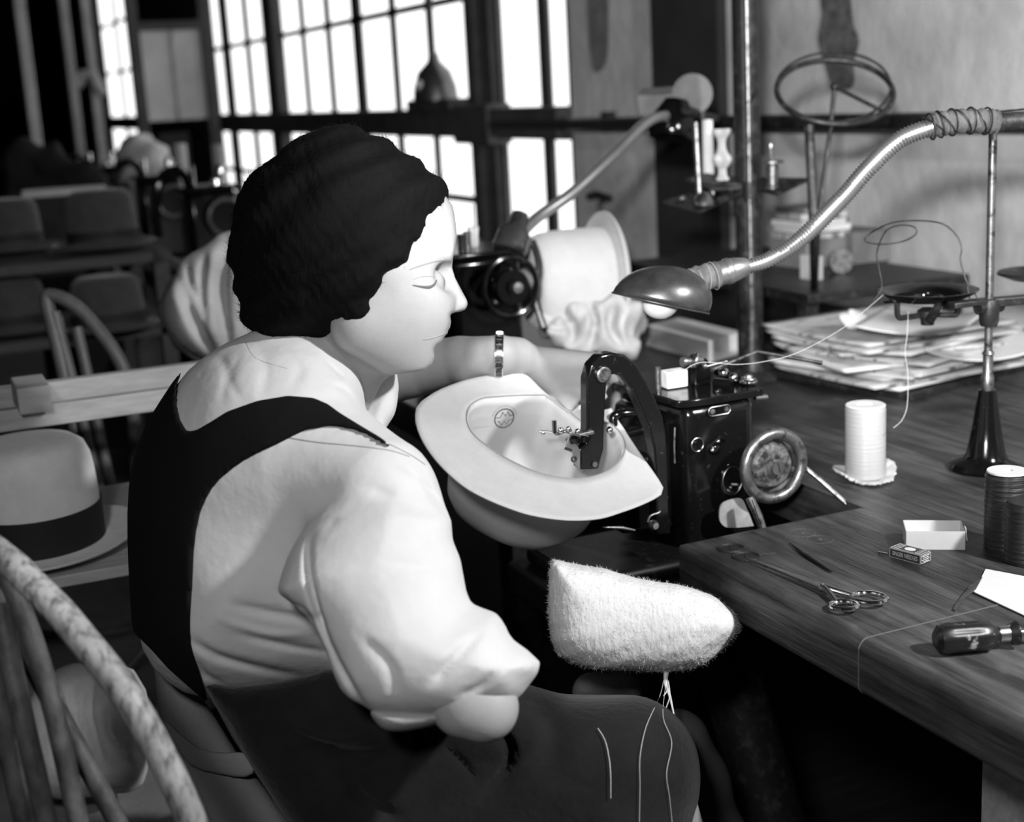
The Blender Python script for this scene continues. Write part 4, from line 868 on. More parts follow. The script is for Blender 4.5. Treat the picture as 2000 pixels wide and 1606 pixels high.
build('oil_cap_rim', MB().torus(c+V3(0, -.0028, 0), (0, 1, 0), .0088, .0005, 36, 6), 'steel', t)
build('side_lug', MB().ell(yf(1393, 876, 1.48), (.008, .008, .008), 16).tube([yf(1388, 872, 1.48), yf(1410, 852, 1.47)], .005, 10), 'black', t)
build('side_lug_screw', MB().ell(yf(1391, 880, 1.473), .0028, 12).ell(yf(1402, 862, 1.467), .003, 12), 'chrome', t)
build('front_edge_trim', MB().tube([yf(1318, 835, 1.5), yf(1317, 870, 1.5), yf(1318, 905, 1.5)], .0012, 6), 'steelworn', t)
build('cross_pin', MB().tube([at(1474, 778, 1.83), at(1497, 776, 1.84)], .0038, 12), 'steel', t)
# fittings on the lid
lz = .924
build('front_pin', MB().tube([onz(1286, 765, lz), onz(1286, 765, lz)+V3(0, 0, .033)], .0034, 12), 'steelworn', t)
c = onz(1372, 752, lz); c2 = c+V3(.012, .004, 0)
br = [c+V3(x, 0, z) for x, z in ((-.012, 0), (.014, 0), (.0135, .025), (.009, .034), (.001, .036), (-.006, .032), (-.009, .02))]
build('bracket', MB().prism(br, (0, .012, 0)), 'black', t, bevel=.002)
h0 = c+V3(.001, .003, .029)
build('bracket_spindle', MB().tube([h0+V3(0, -.006, 0), h0+V3(0, .02, 0)], .0035, 10), 'steelworn', t)
build('bracket_screw', MB().ell(h0+V3(.003, -.003, -.004), .0042, 12).ell(c+V3(-.002, .01, .038), .003, 10), 'steelworn', t)
k0 = at(1338, 706, 1.79)
build('tension_knob', MB().lathe([(0, -.010), (.006, -.010), (.0065, -.005), (.0045, -.003), (.0045, .004), (.009, .006), (.0095, .009), (.0065, .011), (.005, .02)], at(1345, 706, 1.79), (1, .05, -.05), 24), 'steelworn', t)
build('tension_ring', MB().torus(at(1360, 703, 1.79), (.9, -.45, -.1), .0078, .0022, 24, 8), 'steel', t)
G = [onz(x, y, lz+.004) for x, y in ((1400, 730), (1420, 735), (1445, 742), (1466, 748))]
build('link_lever', MB().tube([G[0]+V3(0, 0, .003), G[1]+V3(0, 0, .002), G[2], G[3]], .0055, 10).tube([onz(1395, 748, lz+.005), onz(1430, 752, lz+.004)], .007, 10), 'black', t)
build('link_cap', MB().lathe([(0, .006), (.006, .004), (.007, 0), (.007, -.004)], onz(1413, 727, lz+.010), n=20).lathe([(0, .006), (.005, .004), (.006, 0), (.006, -.004)], onz(1432, 737, lz+.009), n=20), 'chrome', t, ang=60)
build('link_ring', MB().torus(onz(1462, 740, lz+.010), (.1, 0, 1), .0085, .002, 28, 8).torus(onz(1462, 745, lz+.004), (0, 0, 1), .010, .002, 28, 8).lathe([(0, .005), (.005, .003), (.006, 0)], onz(1462, 737, lz+.010), n=20), 'steelworn', t)
build('lid_washer', MB().ell(onz(1402, 765, lz+.001), (.006, .004, .004), 12), 'blackworn', t)
r0, r1, r2 = at(1394, 721, 1.80), at(1478, 687, 1.84), at(1606, 709, 1.84)
build('thread_guide_rod', MB().tube([r0, r1], .0022, 8).tube([at(1380, 716, 1.80), at(1420, 706, 1.81)], .0012, 6), 'steelworn', t)
build('guide_hook', MB().tube([r1, (r1+r2)/2, r2], .0026, 8), 'iron', t)
# arched presser arm in the plane of the machine face
outer = [(1133, 918), (1131, 878), (1145, 866), (1147, 834), (1147, 741), (1155, 713), (1173, 694), (1195, 689), (1220, 693), (1242, 710), (1261, 741), (1279, 775), (1295, 813), (1302, 850), (1306, 909), (1308, 987), (1311, 1045)]
inner = [(1282, 1045), (1281, 940), (1277, 878), (1268, 840), (1254, 806), (1237, 765), (1214, 735), (1198, 731), (1187, 740), (1184, 769), (1181, 834), (1180, 878), (1170, 917)]
build('presser_arm', MB().prism([ony(x, y, 1.470) for x, y in outer+inner], (0, .02, 0)), 'blackworn', t, bevel=.003)
c = ony(1179, 732, 1.468)
build('arm_pivot', MB().lathe([(0, -.006), (.006, -.006), (.0078, -.003), (.0095, -.002), (.0095, .002)], c, (0, 1, 0), 30).obox(c+V3(0, -.0062, 0), (.0015, .0012, .009), (1, 0, .5)), 'steelworn', t, ang=30)
c = ony(1161, 907, 1.469); build('tip_screw', MB().lathe([(0, -.002), (.0032, -.0018), (.0036, 0)], c, (0, 1, 0), 20), 'steelworn', t)
c = ony(1275, 1025, 1.452); build('base_knob', MB().lathe([(0, -.008), (.004, -.008), (.0062, -.004), (.0062, 0)], c, (0, 1, 0), 24), 'steel', t, ang=60)
build('base_latch', MB().tube(catmull([ony(1265, 1020, 1.455), ony(1270, 1008, 1.455), ony(1285, 1002, 1.455), ony(1290, 998, 1.455)], 4), .0015, 8).tube([ony(1177, 1030, 1.455), ony(1215, 1031, 1.455), ony(1240, 1036, 1.455)], [.0012, .0022, .0012], 8), 'steelworn', t)
# feed mechanism inside the hat
build('feed_cups', MB().lathe([(0, -.010), (.014, -.010), (.016, -.004), (.010, 0), (0, 0)], ony(1128, 848, 1.474), (0, .15, 1), 28), 'black', t)
build('feed_plate', MB().obox(ony(1142, 846, 1.470), (.020, .012, .004), (1, 0, .05)).obox(ony(1120, 848, 1.466), (.016, .01, .003), (1, 0, -.4)).obox(ony(1100, 844, 1.468), (.022, .005, .003), (1, 0, .1)), 'steelworn', t, bevel=.0006)
build('feed_screw', MB().tube([ony(1083, 846, 1.465), ony(1082, 821, 1.465)], .003, 10).tube([ony(1052, 843, 1.465), ony(1078, 845, 1.465)], .0018, 8).ell(ony(1095, 841, 1.465), .004, 10).ell(ony(1128, 843, 1.464), .0038, 10).ell(ony(1060, 846, 1.465), .003, 10).ell(ony(1110, 838, 1.465), .0034, 10).ell(ony(1190, 840, 1.475), .0045, 12), 'chrome', t)
build('needle_guard', MB().prism([ony(x, y, 1.4675) for x, y in ((1113, 852), (1119, 863), (1128, 872), (1133, 880), (1133, 916), (1124, 907), (1120, 886), (1106, 872))], (0, .003, 0)), 'steel', t)
build('guard_slots', MB().obox(ony(1110, 878, 1.466), (.010, .001, .0035), (1, 0, -.5)).torus(ony(1121, 897, 1.466), (0, 1, 0), .003, .0012, 20, 6), 'ring_mark', t)
# handles behind the arm
build('side_handle', MB().tube(catmull([at(1200, 835, 1.80), at(1198, 815, 1.80), at(1215, 808, 1.80), at(1250, 806, 1.81), at(1265, 800, 1.83)], 6), .006, 12).tube(catmull([at(1200, 842, 1.80), at(1225, 846, 1.80), at(1260, 838, 1.80), at(1270, 836, 1.80)], 5), .006, 12), 'black', t)
build('side_case', MB().obox(at(1235, 880, 1.83), (.04, .03, .07)).obox(at(1232, 960, 1.82), (.05, .04, .1)), 'black', t, bevel=.006)
build('stitch_lever', MB().tube([at(1464, 972, 1.77), at(1480, 1005, 1.77), at(1490, 1036, 1.77)], .0055, 12).tube([at(1470, 975, 1.762), at(1490, 1030, 1.762)], .002, 8), 'steelworn', t)
c = ony(1428, 938, 1.485); build('speed_plate', MB().lathe([(0, -.002), (.017, -.002), (.017, 0)], c, (0, 1, 0), 30, sx=1, sy=1.3, xdir=(1, 0, 0)), 'black', t)
build('speed_plate_rim', MB().torus(c+V3(0, -.003, 0), (0, 1, 0), .0145, .0005, 30, 6, sy=1.3), 'steel', t)
mb = MB()
for k in range(5): mb.torus(c+V3(.003*k-.006, -.003, -.008-.002*abs(k-2)+.006*(k/4)), (0, 1, 0), .0014, .0004, 10, 4)
build('speed_plate_marks', mb, 'steel', t)
build('guard_plate', MB().prism([ony(x, y, 1.47) for x, y in catmull([np.array(p, float) for p in ((1405, 1010), (1408, 988), (1422, 978), (1447, 974), (1458, 992), (1470, 1022), (1468, 1028), (1425, 1031), (1410, 1024))], 3, True)], (0, .002, 0)), 'steelworn2', t)
build('tie_rod', MB().tube([at(1548, 893, 1.86), at(1604, 940, 1.85), at(1660, 990, 1.84)], .0032, 10), 'steelworn', t)
t2 = thing('wax_block', 'white wax block on the left end of the machine lid', 'wax', onz(1315, 758, lz+.001))
build('block', MB().obox(onz(1312, 758, lz)+V3(.004, 0, .0125), (.031, .02, .023), (1, -.02, 0)), 'wax', t2, bevel=.002)

# ================================================================ the hat being sewn
outerh = [(810, 812), (812, 800), (822, 788), (858, 765), (914, 745), (965, 736), (1013, 733), (1034, 742), (1060, 768), (1100, 800), (1145, 815), (1168, 790), (1184, 752), (1192, 800), (1222, 849), (1258, 903), (1285, 942), (1293, 966), (1258, 987), (1213, 1004), (1168, 1017), (1109, 1020), (1049, 1013), (1004, 1001), (947, 978), (900, 951), (855, 909), (825, 867), (811, 831)]
innerh = [(911, 825), (914, 798), (938, 780), (970, 776), (1001, 774), (1040, 773), (1079, 776), (1106, 801), (1139, 826), (1170, 830), (1192, 828), (1216, 855), (1220, 885), (1198, 915), (1153, 934), (1109, 936), (1049, 924), (989, 897), (947, 870), (922, 848)]
def hd(x, y): return 1.71+.0008*(885+.354*(x-1050)-y)
def loop_ang(P, n=120):
    P = catmull([np.array(p, float) for p in P], 5, True); c = np.array([1062, 868.]); A = np.array([math.atan2(p[1]-c[1], p[0]-c[0]) for p in P]); R = np.array([np.hypot(*(p-c)) for p in P])
    o_ = np.argsort(A); A, R = A[o_], R[o_]; q = np.linspace(-math.pi, math.pi, n, endpoint=False)
    r = np.interp(q, np.r_[A-math.tau, A, A+math.tau], np.r_[R, R, R]); return [c+np.array([math.cos(a), math.sin(a)])*k for a, k in zip(q, r)]
OH = [at(x, y, hd(x, y)) for x, y in loop_ang(outerh)]; IH = [at(x, y, hd(x, y)) for x, y in loop_ang(innerh)]
nrm = unit(np.cross(at(1100, 900, hd(1100, 900))-at(1000, 900, hd(1000, 900)), at(1000, 800, hd(1000, 800))-at(1000, 900, hd(1000, 900))))
if nrm@FW > 0: nrm = -nrm
ic = np.mean(IH, 0)
t = thing('felt_hat', 'white felt hat held upside down under the machine needle, with stamped sweatband', 'hat', ic-nrm*.14)
nn = len(OH); G = []
for k, lift in ((0, 0), (.15, -.0008), (.4, -.001), (.7, .000), (.9, .0015), (1, .003)): G.append([i_*(1-k)+o_*k+nrm*lift for i_, o_ in zip(IH, OH)])
mb = MB(); N = len(G); mb.add([p for r_ in G for p in r_], [(i*nn+k, i*nn+(k+1) % nn, (i+1)*nn+(k+1) % nn, (i+1)*nn+k) for i in range(N-1) for k in range(nn)])
build('brim', mb, 'felt', t, solid=.0022, ang=80)
def shell(prof, ins=0.0):
    G = [[ic+(p-ic)*s_-nrm*h_+unit(ic-p)*ins for p in IH] for s_, h_ in prof]; mb = MB(); N = len(G)
    mb.add([p for r_ in G for p in r_], [(i*nn+k, i*nn+(k+1) % nn, (i+1)*nn+(k+1) % nn, (i+1)*nn+k) for i in range(N-1) for k in range(nn)]); return mb
cr = [(1, 0), (1.0, .03), (1.0, .06), (.98, .09), (.93, .115), (.82, .132), (.6, .142), (.3, .144), (.01, .144)]
build('crown', shell(cr), 'felt2w', t, solid=.002, ang=80)
build('lining', shell([(1, .03), (1.0, .06), (.97, .085), (.9, .108), (.8, .122), (.55, .13), (.3, .132), (.01, .132)], .003), 'satin', t, ang=80)
bandmb = shell([(1, .001), (1.0, .012), (1.0, .045), (.995, .047)], .0022)
sb_ = build('sweatband', bandmb, 'leather', t, solid=.0008, ang=80)
tgt = shell([(1, -.004), (1.0, .02), (1.0, .09)], .0022)
bvh = BVHTree.FromPolygons([Vector(v) for v in tgt.v], tgt.f)
build('opening_edge', MB().tube([ic+(p-ic)*.997+nrm*.0012 for p in IH], .0009, 6, True), 'inkpale', t)
def on_band(px, py):
    d = Vector(at(px, py, 1)-O).normalized(); h_ = bvh.ray_cast(Vector(O), d)
    if h_[0] is None: return at(px, py, 1.74)
    return np.array(h_[0])-np.array(d)*.0009
mb = MB(); ec = np.array([984.7, 817.])
def eell(r, n=48):
    out = []
    for q in np.arange(n)*math.tau/n:
        u, v = r*1.06*math.cos(q), r*.88*math.sin(q); a = -.75; out.append(on_band(ec[0]+u*math.cos(a)-v*math.sin(a), ec[1]+u*math.sin(a)+v*math.cos(a)))
    return out
build('emblem_rim', MB().tube(eell(25.5), .00022, 5, True).tube(eell(23.3), .00016, 5, True), 'inkpale', t)
mb = MB().tube(eell(18.8), .0008, 6, True)
zz_ = lambda x, y: on_band(780+x/3.346, 640+y/3.346)
for L_ in ([(630, 592), (660, 588), (676, 552), (693, 578), (709, 548), (722, 578), (742, 570)], [(640, 612), (652, 615), (666, 640), (684, 610), (702, 634), (716, 604), (738, 600)]):
    mb.tube([zz_(*p) for p in L_], .0006, 6)
build('emblem_letters', mb, 'ink', t)

# ================================================================ white fleece bag under the machine
P = [(1080, 1093), (1110, 1100), (1180, 1112), (1250, 1132), (1320, 1142), (1380, 1160), (1420, 1185), (1443, 1210), (1441, 1240), (1400, 1280), (1360, 1305), (1300, 1312), (1230, 1310), (1170, 1308), (1120, 1295), (1085, 1270), (1073, 1220), (1071, 1160), (1074, 1110)]
t = thing('fleece_pad', 'fluffy white fleece pad hanging below the machine under the bench corner', 'pad', at(1250, 1300, 1.62))
lo, hi = bounds(P, 1.50, 1.70)
fn = lambda X, Y, D: smin(smax(poly2(X, Y, D, P, 2), np.abs(D-1.61)-.065, .055)+.0015*wob(X, Y, D, 90, 3), 9, .01)
fl = nets(fn, lo, hi, .0045)
build('pad', fl, 'fuzz', t, ang=80)
mb = MB(); r = np.random.default_rng(11); V_ = fl[0]; cen = V_.mean(0)
vs = []; fs = []
idx = r.choice(len(V_), 5200)
for i_ in idx:
    p = V_[i_]; o_ = unit(p-cen+r.normal(0, .02, 3)); d_ = unit(o_+r.normal(0, .8, 3)); s2 = unit(r.normal(0, 1, 3))*.00022; q = p+d_*r.uniform(.002, .0055)
    b_ = len(vs); vs += [p-s2, p+s2, q]; fs.append((b_, b_+1, b_+2))
mb.add(vs, fs); build('fibres', mb, 'fuzz', t, flat=True, kind='stuff')
tag(build('yarn_tail', MB().tube(catmull([at(1302, 1305, 1.60), at(1300, 1335, 1.595), at(1308, 1360, 1.59), at(1317, 1400, 1.585)], 8), [.0034, .0022, .0016, .0006], 6).tube(catmull([at(1305, 1330, 1.6), at(1308, 1360, 1.58), at(1300, 1385, 1.58)], 6), .0007, 5).tube(catmull([at(1298, 1320, 1.6), at(1304, 1345, 1.59), at(1296, 1360, 1.58)], 6), .0006, 5), 'wax'), 'thick frayed white yarn end hanging from the fleece pad', 'yarn')
bundle('dark_rag', 'small dim rag behind the lap below the fleece pad', 'rag', [(1118, 1350), (1135, 1320), (1170, 1308), (1235, 1312), (1255, 1345), (1240, 1372), (1130, 1372)], 1.80, .03, .03, 'coat', .005, .006, 60, 15)
# ================================================================ foreground chair
sc = at(60, 1850, 1.15); sc[2] = .45
windsor('worn windsor chair with mottled bow back, cut off at the lower left corner', [(-300, 1500, 1.3), (-260, 1240, 1.26), (-150, 1080, 1.2), (-50, 1058, 1.14), (19, 1098, 1.11), (60, 1138, 1.10), (113, 1190, 1.09), (170, 1258, 1.08), (226, 1328, 1.08), (272, 1398, 1.08), (313, 1472, 1.085), (345, 1536, 1.09), (375, 1606, 1.10), (410, 1720, 1.12), (440, 1900, 1.16)], .0118,
        [[(10, 1120, 1.13), (38, 1180, 1.13), (92, 1340, 1.14), (151, 1596, 1.15), (180, 1760, 1.16)],
         [(-10, 1130, 1.15), (23, 1205, 1.16), (70, 1310, 1.17), (150, 1460, 1.18), (226, 1600, 1.19), (300, 1760, 1.2)],
         [(0, 1180, 1.12), (23, 1302, 1.12), (52, 1434, 1.12), (90, 1606, 1.13), (110, 1760, 1.15)],
         [(-60, 1150, 1.13), (-10, 1320, 1.13), (20, 1480, 1.14), (50, 1620, 1.15), (60, 1760, 1.16)]], .0085, ('chairwood', 'chairdark'), sc, .2, 1)
# ================================================================ the seated woman
HD = lambda px: 1.45-.00006*(px-700)
prof = [(560, 300), (700, 280), (830, 330), (885, 400), (890, 435), (892, 462), (888, 486), (884, 509), (883, 523), (889, 543), (901, 566), (912, 586), (914, 595), (909, 605), (897, 610), (883, 612), (879, 616), (881, 629), (879, 640), (875, 646), (874, 652), (869, 656), (862, 668), (852, 675), (847, 684), (849, 697), (844, 711), (829, 723), (807, 727), (783, 730), (739, 731), (706, 730), (690, 735), (640, 800), (500, 800), (500, 500)]
def hp(px, py, w=0): return cp(px, py, HD(px)+w)
def head(X, Y, D):
    f = ball(X, Y, D, hp(706, 478), (.098, .092, .076))
    f = smin(f, ball(X, Y, D, hp(795, 500), (.052, .07, .058)), .03)
    f = smin(f, ball(X, Y, D, hp(792, 600), (.047, .070, .054)), .03)
    for s in (-1, 1):
        f = smin(f, cap(X, Y, D, hp(700, 640, s*.050), hp(805, 698, s*.022), .026, .020), .03)
        f = smin(f, ball(X, Y, D, hp(815, 612, s*.034), (.026, .026, .018)), .024)
    f = smin(f, ball(X, Y, D, hp(828, 700), (.015, .014, .018)), .02)
    f = smin(f, cap(X, Y, D, hp(872, 500, -.026), hp(872, 500, .026), .008), .016)
    f = smin(f, ball(X, Y, D, hp(845, 650), (.018, .024, .026)), .014)
    for s in (-1, 1):
        f = smax(f, -ball(X, Y, D, hp(866, 540, s*.026), (.015, .013, .016)), .016)
        f = smin(f, ball(X, Y, D, hp(842, 552, s*.0315), .0130), .004)
        f = smin(f, chain(X, Y, D, [hp(815, 547, s*.040), hp(838, 537, s*.040), hp(858, 541, s*.028)], [.002, .0028, .002], .004), .005)
    f = smin(f, cap(X, Y, D, hp(873, 520), hp(899, 590), .0075, .0088), .010)
    f = smin(f, ball(X, Y, D, hp(896, 594), (.010, .0095, .0095)), .008)
    for s in (-1, 1):
        f = smin(f, ball(X, Y, D, hp(877, 601, s*.0115), (.0085, .0065, .0055)), .006)
        f = smax(f, -ball(X, Y, D, hp(889, 613, s*.006), (.0045, .0035, .003)), .003)
        f = smax(f, -chain(X, Y, D, [hp(862, 602, s*.020), hp(848, 625, s*.027), hp(833, 648, s*.031)], [.0006, .001, .0006]), .007)
    f = smin(f, chain(X, Y, D, [hp(836, 660, -.023), hp(860, 650, -.013), hp(871, 644, 0), hp(860, 650, .013), hp(836, 660, .023)], [.002, .0045, .0055, .0045, .002], .004), .005)
    f = smin(f, chain(X, Y, D, [hp(836, 664, -.022), hp(855, 668, -.012), hp(862, 666, 0), hp(855, 668, .012), hp(836, 664, .022)], [.002, .0048, .006, .0048, .002], .004), .004)
    for s in (-1, 1):
        f = smax(f, -chain(X, Y, D, [hp(882, 652, 0), hp(868, 655, s*.016), hp(848, 661, s*.0245), hp(828, 665, s*.028)], [.0008, .0009, .0012, .0008]), .0035)
        f = smax(f, -chain(X, Y, D, [hp(856, 682, 0), hp(842, 683, s*.016)], [.002, .001]), .008)
    f = smax(f, poly2(X, Y, D, prof, 1), .004)
    return f
def neck(X, Y, D): return chain(X, Y, D, [cp(675, 620, 1.47), cp(640, 720, 1.47), cp(600, 800, 1.47)], [.052, .052, .06], .02)
def cq(x, y, d): return cp(x, y, d+.08)
def lhand(X, Y, D):
    f = chain(X, Y, D, [cq(600, 765, 1.80), cq(800, 722, 1.77), cq(900, 705, 1.745), cq(975, 694, 1.725), cq(1010, 694, 1.745)], [.047, .0375, .0315, .0252, .0235], .004)
    kn = [((1158, 708, 1.80), .0125), ((1155, 736, 1.815), .0125), ((1138, 762, 1.82), .012), ((1110, 782, 1.82), .011)]
    for (k, r) in kn: f = smin(f, cap(X, Y, D, cq(1000, 694, 1.74), cq(*k), .0150, r+.0015), .010)
    fs = [[(1158, 708, 1.80), (1194, 742, 1.83), (1203, 790, 1.845), (1192, 828, 1.84)], [(1155, 736, 1.815), (1188, 775, 1.85), (1190, 822, 1.86), (1176, 856, 1.85)],
          [(1138, 762, 1.82), (1166, 802, 1.85), (1162, 846, 1.86), (1148, 874, 1.85)], [(1110, 782, 1.82), (1132, 818, 1.85), (1130, 852, 1.86), (1118, 874, 1.85)]]
    for q, r in zip(fs, (.0095, .0095, .009, .008)): f = smin(f, chain(X, Y, D, [cq(*p) for p in q], [r+.001, r, r*.92, r*.8], .003), .006)
    f = smin(f, chain(X, Y, D, [cq(1015, 708, 1.76), cq(1056, 748, 1.80), cq(1090, 786, 1.81), cq(1112, 810, 1.81)], [.017, .012, .0105, .009], .004), .010)
    return f
def rarm(X, Y, D):
    f = chain(X, Y, D, [cp(740, 980, 1.33), cp(915, 1365, 1.215), cp(945, 1382, 1.215), cp(905, 1250, 1.36), cp(832, 1170, 1.44)], [.036, .034, .029, .030, .024], .005)
    for k in ((814, 1105, 1.52), (824, 1100, 1.525), (836, 1098, 1.525), (846, 1100, 1.52)):
        f = smin(f, cap(X, Y, D, cp(832, 1170, 1.44), cp(*k), .018, .012), .014)
    for q in ([(814, 1105, 1.52), (802, 1070, 1.56), (804, 1040, 1.60)], [(824, 1100, 1.525), (818, 1060, 1.57), (822, 1028, 1.61)], [(836, 1098, 1.525), (836, 1058, 1.57), (842, 1026, 1.61)], [(846, 1100, 1.52), (854, 1066, 1.565), (862, 1038, 1.60)]):
        f = smin(f, chain(X, Y, D, [cp(*p) for p in q], [.0098, .009, .008], .003), .006)
    f = smin(f, chain(X, Y, D, [cp(817, 1150, 1.46), cp(790, 1120, 1.49), cp(778, 1090, 1.52)], [.014, .011, .0095], .004), .008)
    return f
def core(X, Y, D):
    f = chain(X, Y, D, [cp(600, 800, 1.47), cp(560, 900, 1.47), cp(520, 1250, 1.48), cp(740, 1480, 1.50)], [.055, .085, .06, .06], .03)
    f = smin(f, cap(X, Y, D, cp(560, 880, 1.45), cp(720, 980, 1.36), .05, .036), .03)
    f = smin(f, cap(X, Y, D, cp(560, 830, 1.52), cp(600, 765, 1.88), .05, .04), .05)
    for dz in (0, .14):
        f = smin(f, chain(X, Y, D, [cp(720, 1520, 1.46+dz), cp(1200, 1520, 1.48+dz), cp(1270, 1520, 1.50+dz)], [.06, .05, .04], .03), .03)
        f = smin(f, chain(X, Y, D, [cp(1270, 1520, 1.50+dz), cp(1330, 1700, 1.56+dz), cp(1400, 2250, 1.60+dz), cp(1500, 2330, 1.60+dz)], [.04, .04, .03, .03], .03), .03)
    return f
def merge(parts):
    vs = []; fs = []; o = 0
    for v, q in parts: vs.append(v); fs.append(q+o); o += len(v)
    return np.concatenate(vs), np.concatenate(fs)
def bb(pts, m=.02):
    c = np.array([cp(*p) for p in pts]); return c.min(0)-m, c.max(0)+m
def chunk(fn, pts, h, m=.02): lo, hi = bb(pts, m); return nets(fn, lo, hi, h)
headneck = lambda X, Y, D: smin(head(X, Y, D), neck(X, Y, D), .02)
seat = at(620, 1700, 1.5); seat[2] = .46
W = thing('person', 'seated woman in white blouse and black pinafore stitching a hat at the machine', 'person', seat)
parts = [chunk(headneck, [(520, 290, 1.36), (935, 300, 1.54), (520, 800, 1.36), (935, 800, 1.54)], .0016, .004),
         chunk(lhand, [(700, 620, 1.74), (1215, 620, 2.01), (700, 885, 1.74), (1215, 885, 2.01)], .0022, .0),
         chunk(rarm, [(720, 940, 1.16), (1010, 1450, 1.34), (760, 1000, 1.64)], .003, .01),
         chunk(core, [(400, 700, 1.3), (1330, 800, 1.9), (380, 1750, 1.3), (1480, 1750, 1.86), (1480, 2380, 1.86)], .010, .03)]
body = build('body', merge(parts), 'skin', W, ang=180)
# facial details
hb = BVHTree.FromPolygons([Vector(v) for v in parts[0][0]], [tuple(q) for q in parts[0][1]])
def on_face(px, py, lift=.0004):
    d = Vector(at(px, py, 1)-O).normalized(); h_ = hb.ray_cast(Vector(O), d)
    return (np.array(h_[0]) if h_[0] is not None else at(px, py, 1.41))-np.array(d)*lift
build('eyebrow', MB().tube([on_face(*p) for p in catmull([np.array(q, float) for q in ((800, 527), (815, 521), (833, 515), (850, 510), (866, 507))], 4)], [.0004, .0009, .0010, .0008], 6), 'brow', W)
build('eyelashes', MB().tube([on_face(*p) for p in catmull([np.array(q, float) for q in ((806, 557), (822, 560), (838, 561), (848, 556), (853, 547))], 4)], [.0005, .0011, .0017, .0012, .0005], 6), 'lash', W)
build('lid_crease', MB().tube([on_face(*p, .0001) for p in catmull([np.array(q, float) for q in ((806, 547), (822, 541), (840, 540), (852, 542))], 4)], [.0002, .0005, .0003], 6), 'brow', W)
build('mouth_line', MB().tube([on_face(*p, .0002) for p in catmull([np.array(q, float) for q in ((826, 664), (845, 660), (862, 654), (873, 648))], 4)], [.0005, .0008, .0008, .0004], 6), 'lip', W)
# hair: short waved bob
HP = [(454, 408), (470, 377), (497, 338), (541, 307), (555, 284), (595, 257), (655, 245), (699, 250), (743, 267), (783, 291), (817, 314), (847, 334), (867, 351), (879, 375), (879, 398), (867, 422), (845, 435), (842, 455), (830, 476), (810, 489), (803, 512), (783, 526), (749, 534), (753, 553), (748, 573), (731, 593), (731, 620), (716, 639), (686, 644), (655, 647), (628, 667), (602, 681), (561, 672), (514, 672), (487, 654), (474, 634), (464, 590), (454, 539), (447, 512), (447, 469), (450, 430)]
hx = [cp(449, 460, 1.45), cp(880, 400, 1.45)]
def hair(X, Y, D):
    w = D-1.455
    px = 1000+F*X/D; py = 803-F*Y/D
    kk = np.interp(px, [600, 730], [.12, .016]).astype(np.float32)
    f = smax(poly2(X, Y, D, HP, 2), np.abs(w)-.118, .12*(kk/.12))
    q = ball(X, Y, D, cp(650, 470, 1.455), (.150, .145, .110)); f = smax(f, q, .03)
    wave = np.sin((px*.55+py*.83)*.085+1.4*np.sin(py*.022)+np.abs(w)*30)
    return f + .0022*wave + .0014*wob(X, Y, D, 260, 2) + .0009*wob(X, Y, D, 600, 4)
lo, hi = bounds(HP, 1.33, 1.58, .008)
hv = nets(hair, lo, hi, .0028)
build('hair', hv, 'hair', W, ang=180)
# loose strands round the outline
mb = MB(); r = np.random.default_rng(3); Hc = hv[0].mean(0); sel = r.choice(len(hv[0]), 4200); vs = []; fs = []
for i_ in sel:
    p = hv[0][i_]; o_ = unit(p-Hc); tg = unit(np.cross(o_, FW)+r.normal(0, .45, 3)); d_ = unit(tg*r.choice((-1, 1))+o_*r.uniform(.05, .5)); q = p+d_*r.uniform(.004, .013); s2 = unit(np.cross(d_, FW))*.00016
    b_ = len(vs); vs += [p-s2, p+s2, q]; fs.append((b_, b_+1, b_+2))
mb.add(vs, fs); build('stray_hair', mb, 'hair', W, flat=True, kind='stuff')
# blouse: torso, raised collar, big right sleeve, left sleeve cuff
TP = [(470, 657), (520, 655), (580, 650), (640, 668), (680, 705), (702, 735), (706, 765), (706, 800), (760, 845), (815, 885), (850, 1000), (850, 1150), (800, 1330), (640, 1332), (520, 1350), (400, 1362), (330, 1335), (278, 1270), (259, 1150), (257, 1000), (264, 920), (288, 845), (322, 785), (366, 724), (418, 683)]
SP = [(540, 1148), (560, 1085), (600, 1020), (650, 960), (700, 915), (748, 885), (800, 882), (832, 906), (852, 950), (872, 990), (884, 1020), (885, 1055), (900, 1092), (908, 1131), (921, 1178), (968, 1196), (990, 1225), (1003, 1248), (1057, 1293), (1036, 1338), (1003, 1374), (945, 1390), (880, 1404), (820, 1402), (770, 1398), (735, 1396), (700, 1380), (664, 1350), (640, 1290), (610, 1225), (575, 1185), (548, 1165)]
def torso(X, Y, D):
    f = smax(poly2(X, Y, D, TP, 2), np.abs(D-1.455)-.135, .15)
    f = smin(f, chain(X, Y, D, [cp(560, 880, 1.40), cp(740, 960, 1.31)], [.066, .052], .02), .05)
    py = 803-F*Y/D; px = 1000+F*X/D
    f = f + .0016*wob(X, Y, D, 34, 6)*np.clip((py-900)/300, 0, 1)
    for q, r_, k in (([(372, 1250, 1.335), (450, 1290, 1.325), (560, 1322, 1.33)], .0022, .014), ([(470, 1195, 1.31), (560, 1215, 1.31), (640, 1220, 1.31)], .0015, .012), ([(460, 1255, 1.31), (560, 1275, 1.31), (640, 1280, 1.31)], .0015, .012)):
        f = smax(f, -chain(X, Y, D, [cp(*p) for p in q], [.0005, r_, .0005]), k)
    return f
def collar(X, Y, D):
    f = smax(poly2(X, Y, D, [(500, 640), (560, 632), (640, 640), (672, 672), (700, 715), (708, 760), (706, 800), (690, 830), (560, 780), (480, 700)], 2), np.abs(D-1.465)-.075, .07)
    return f
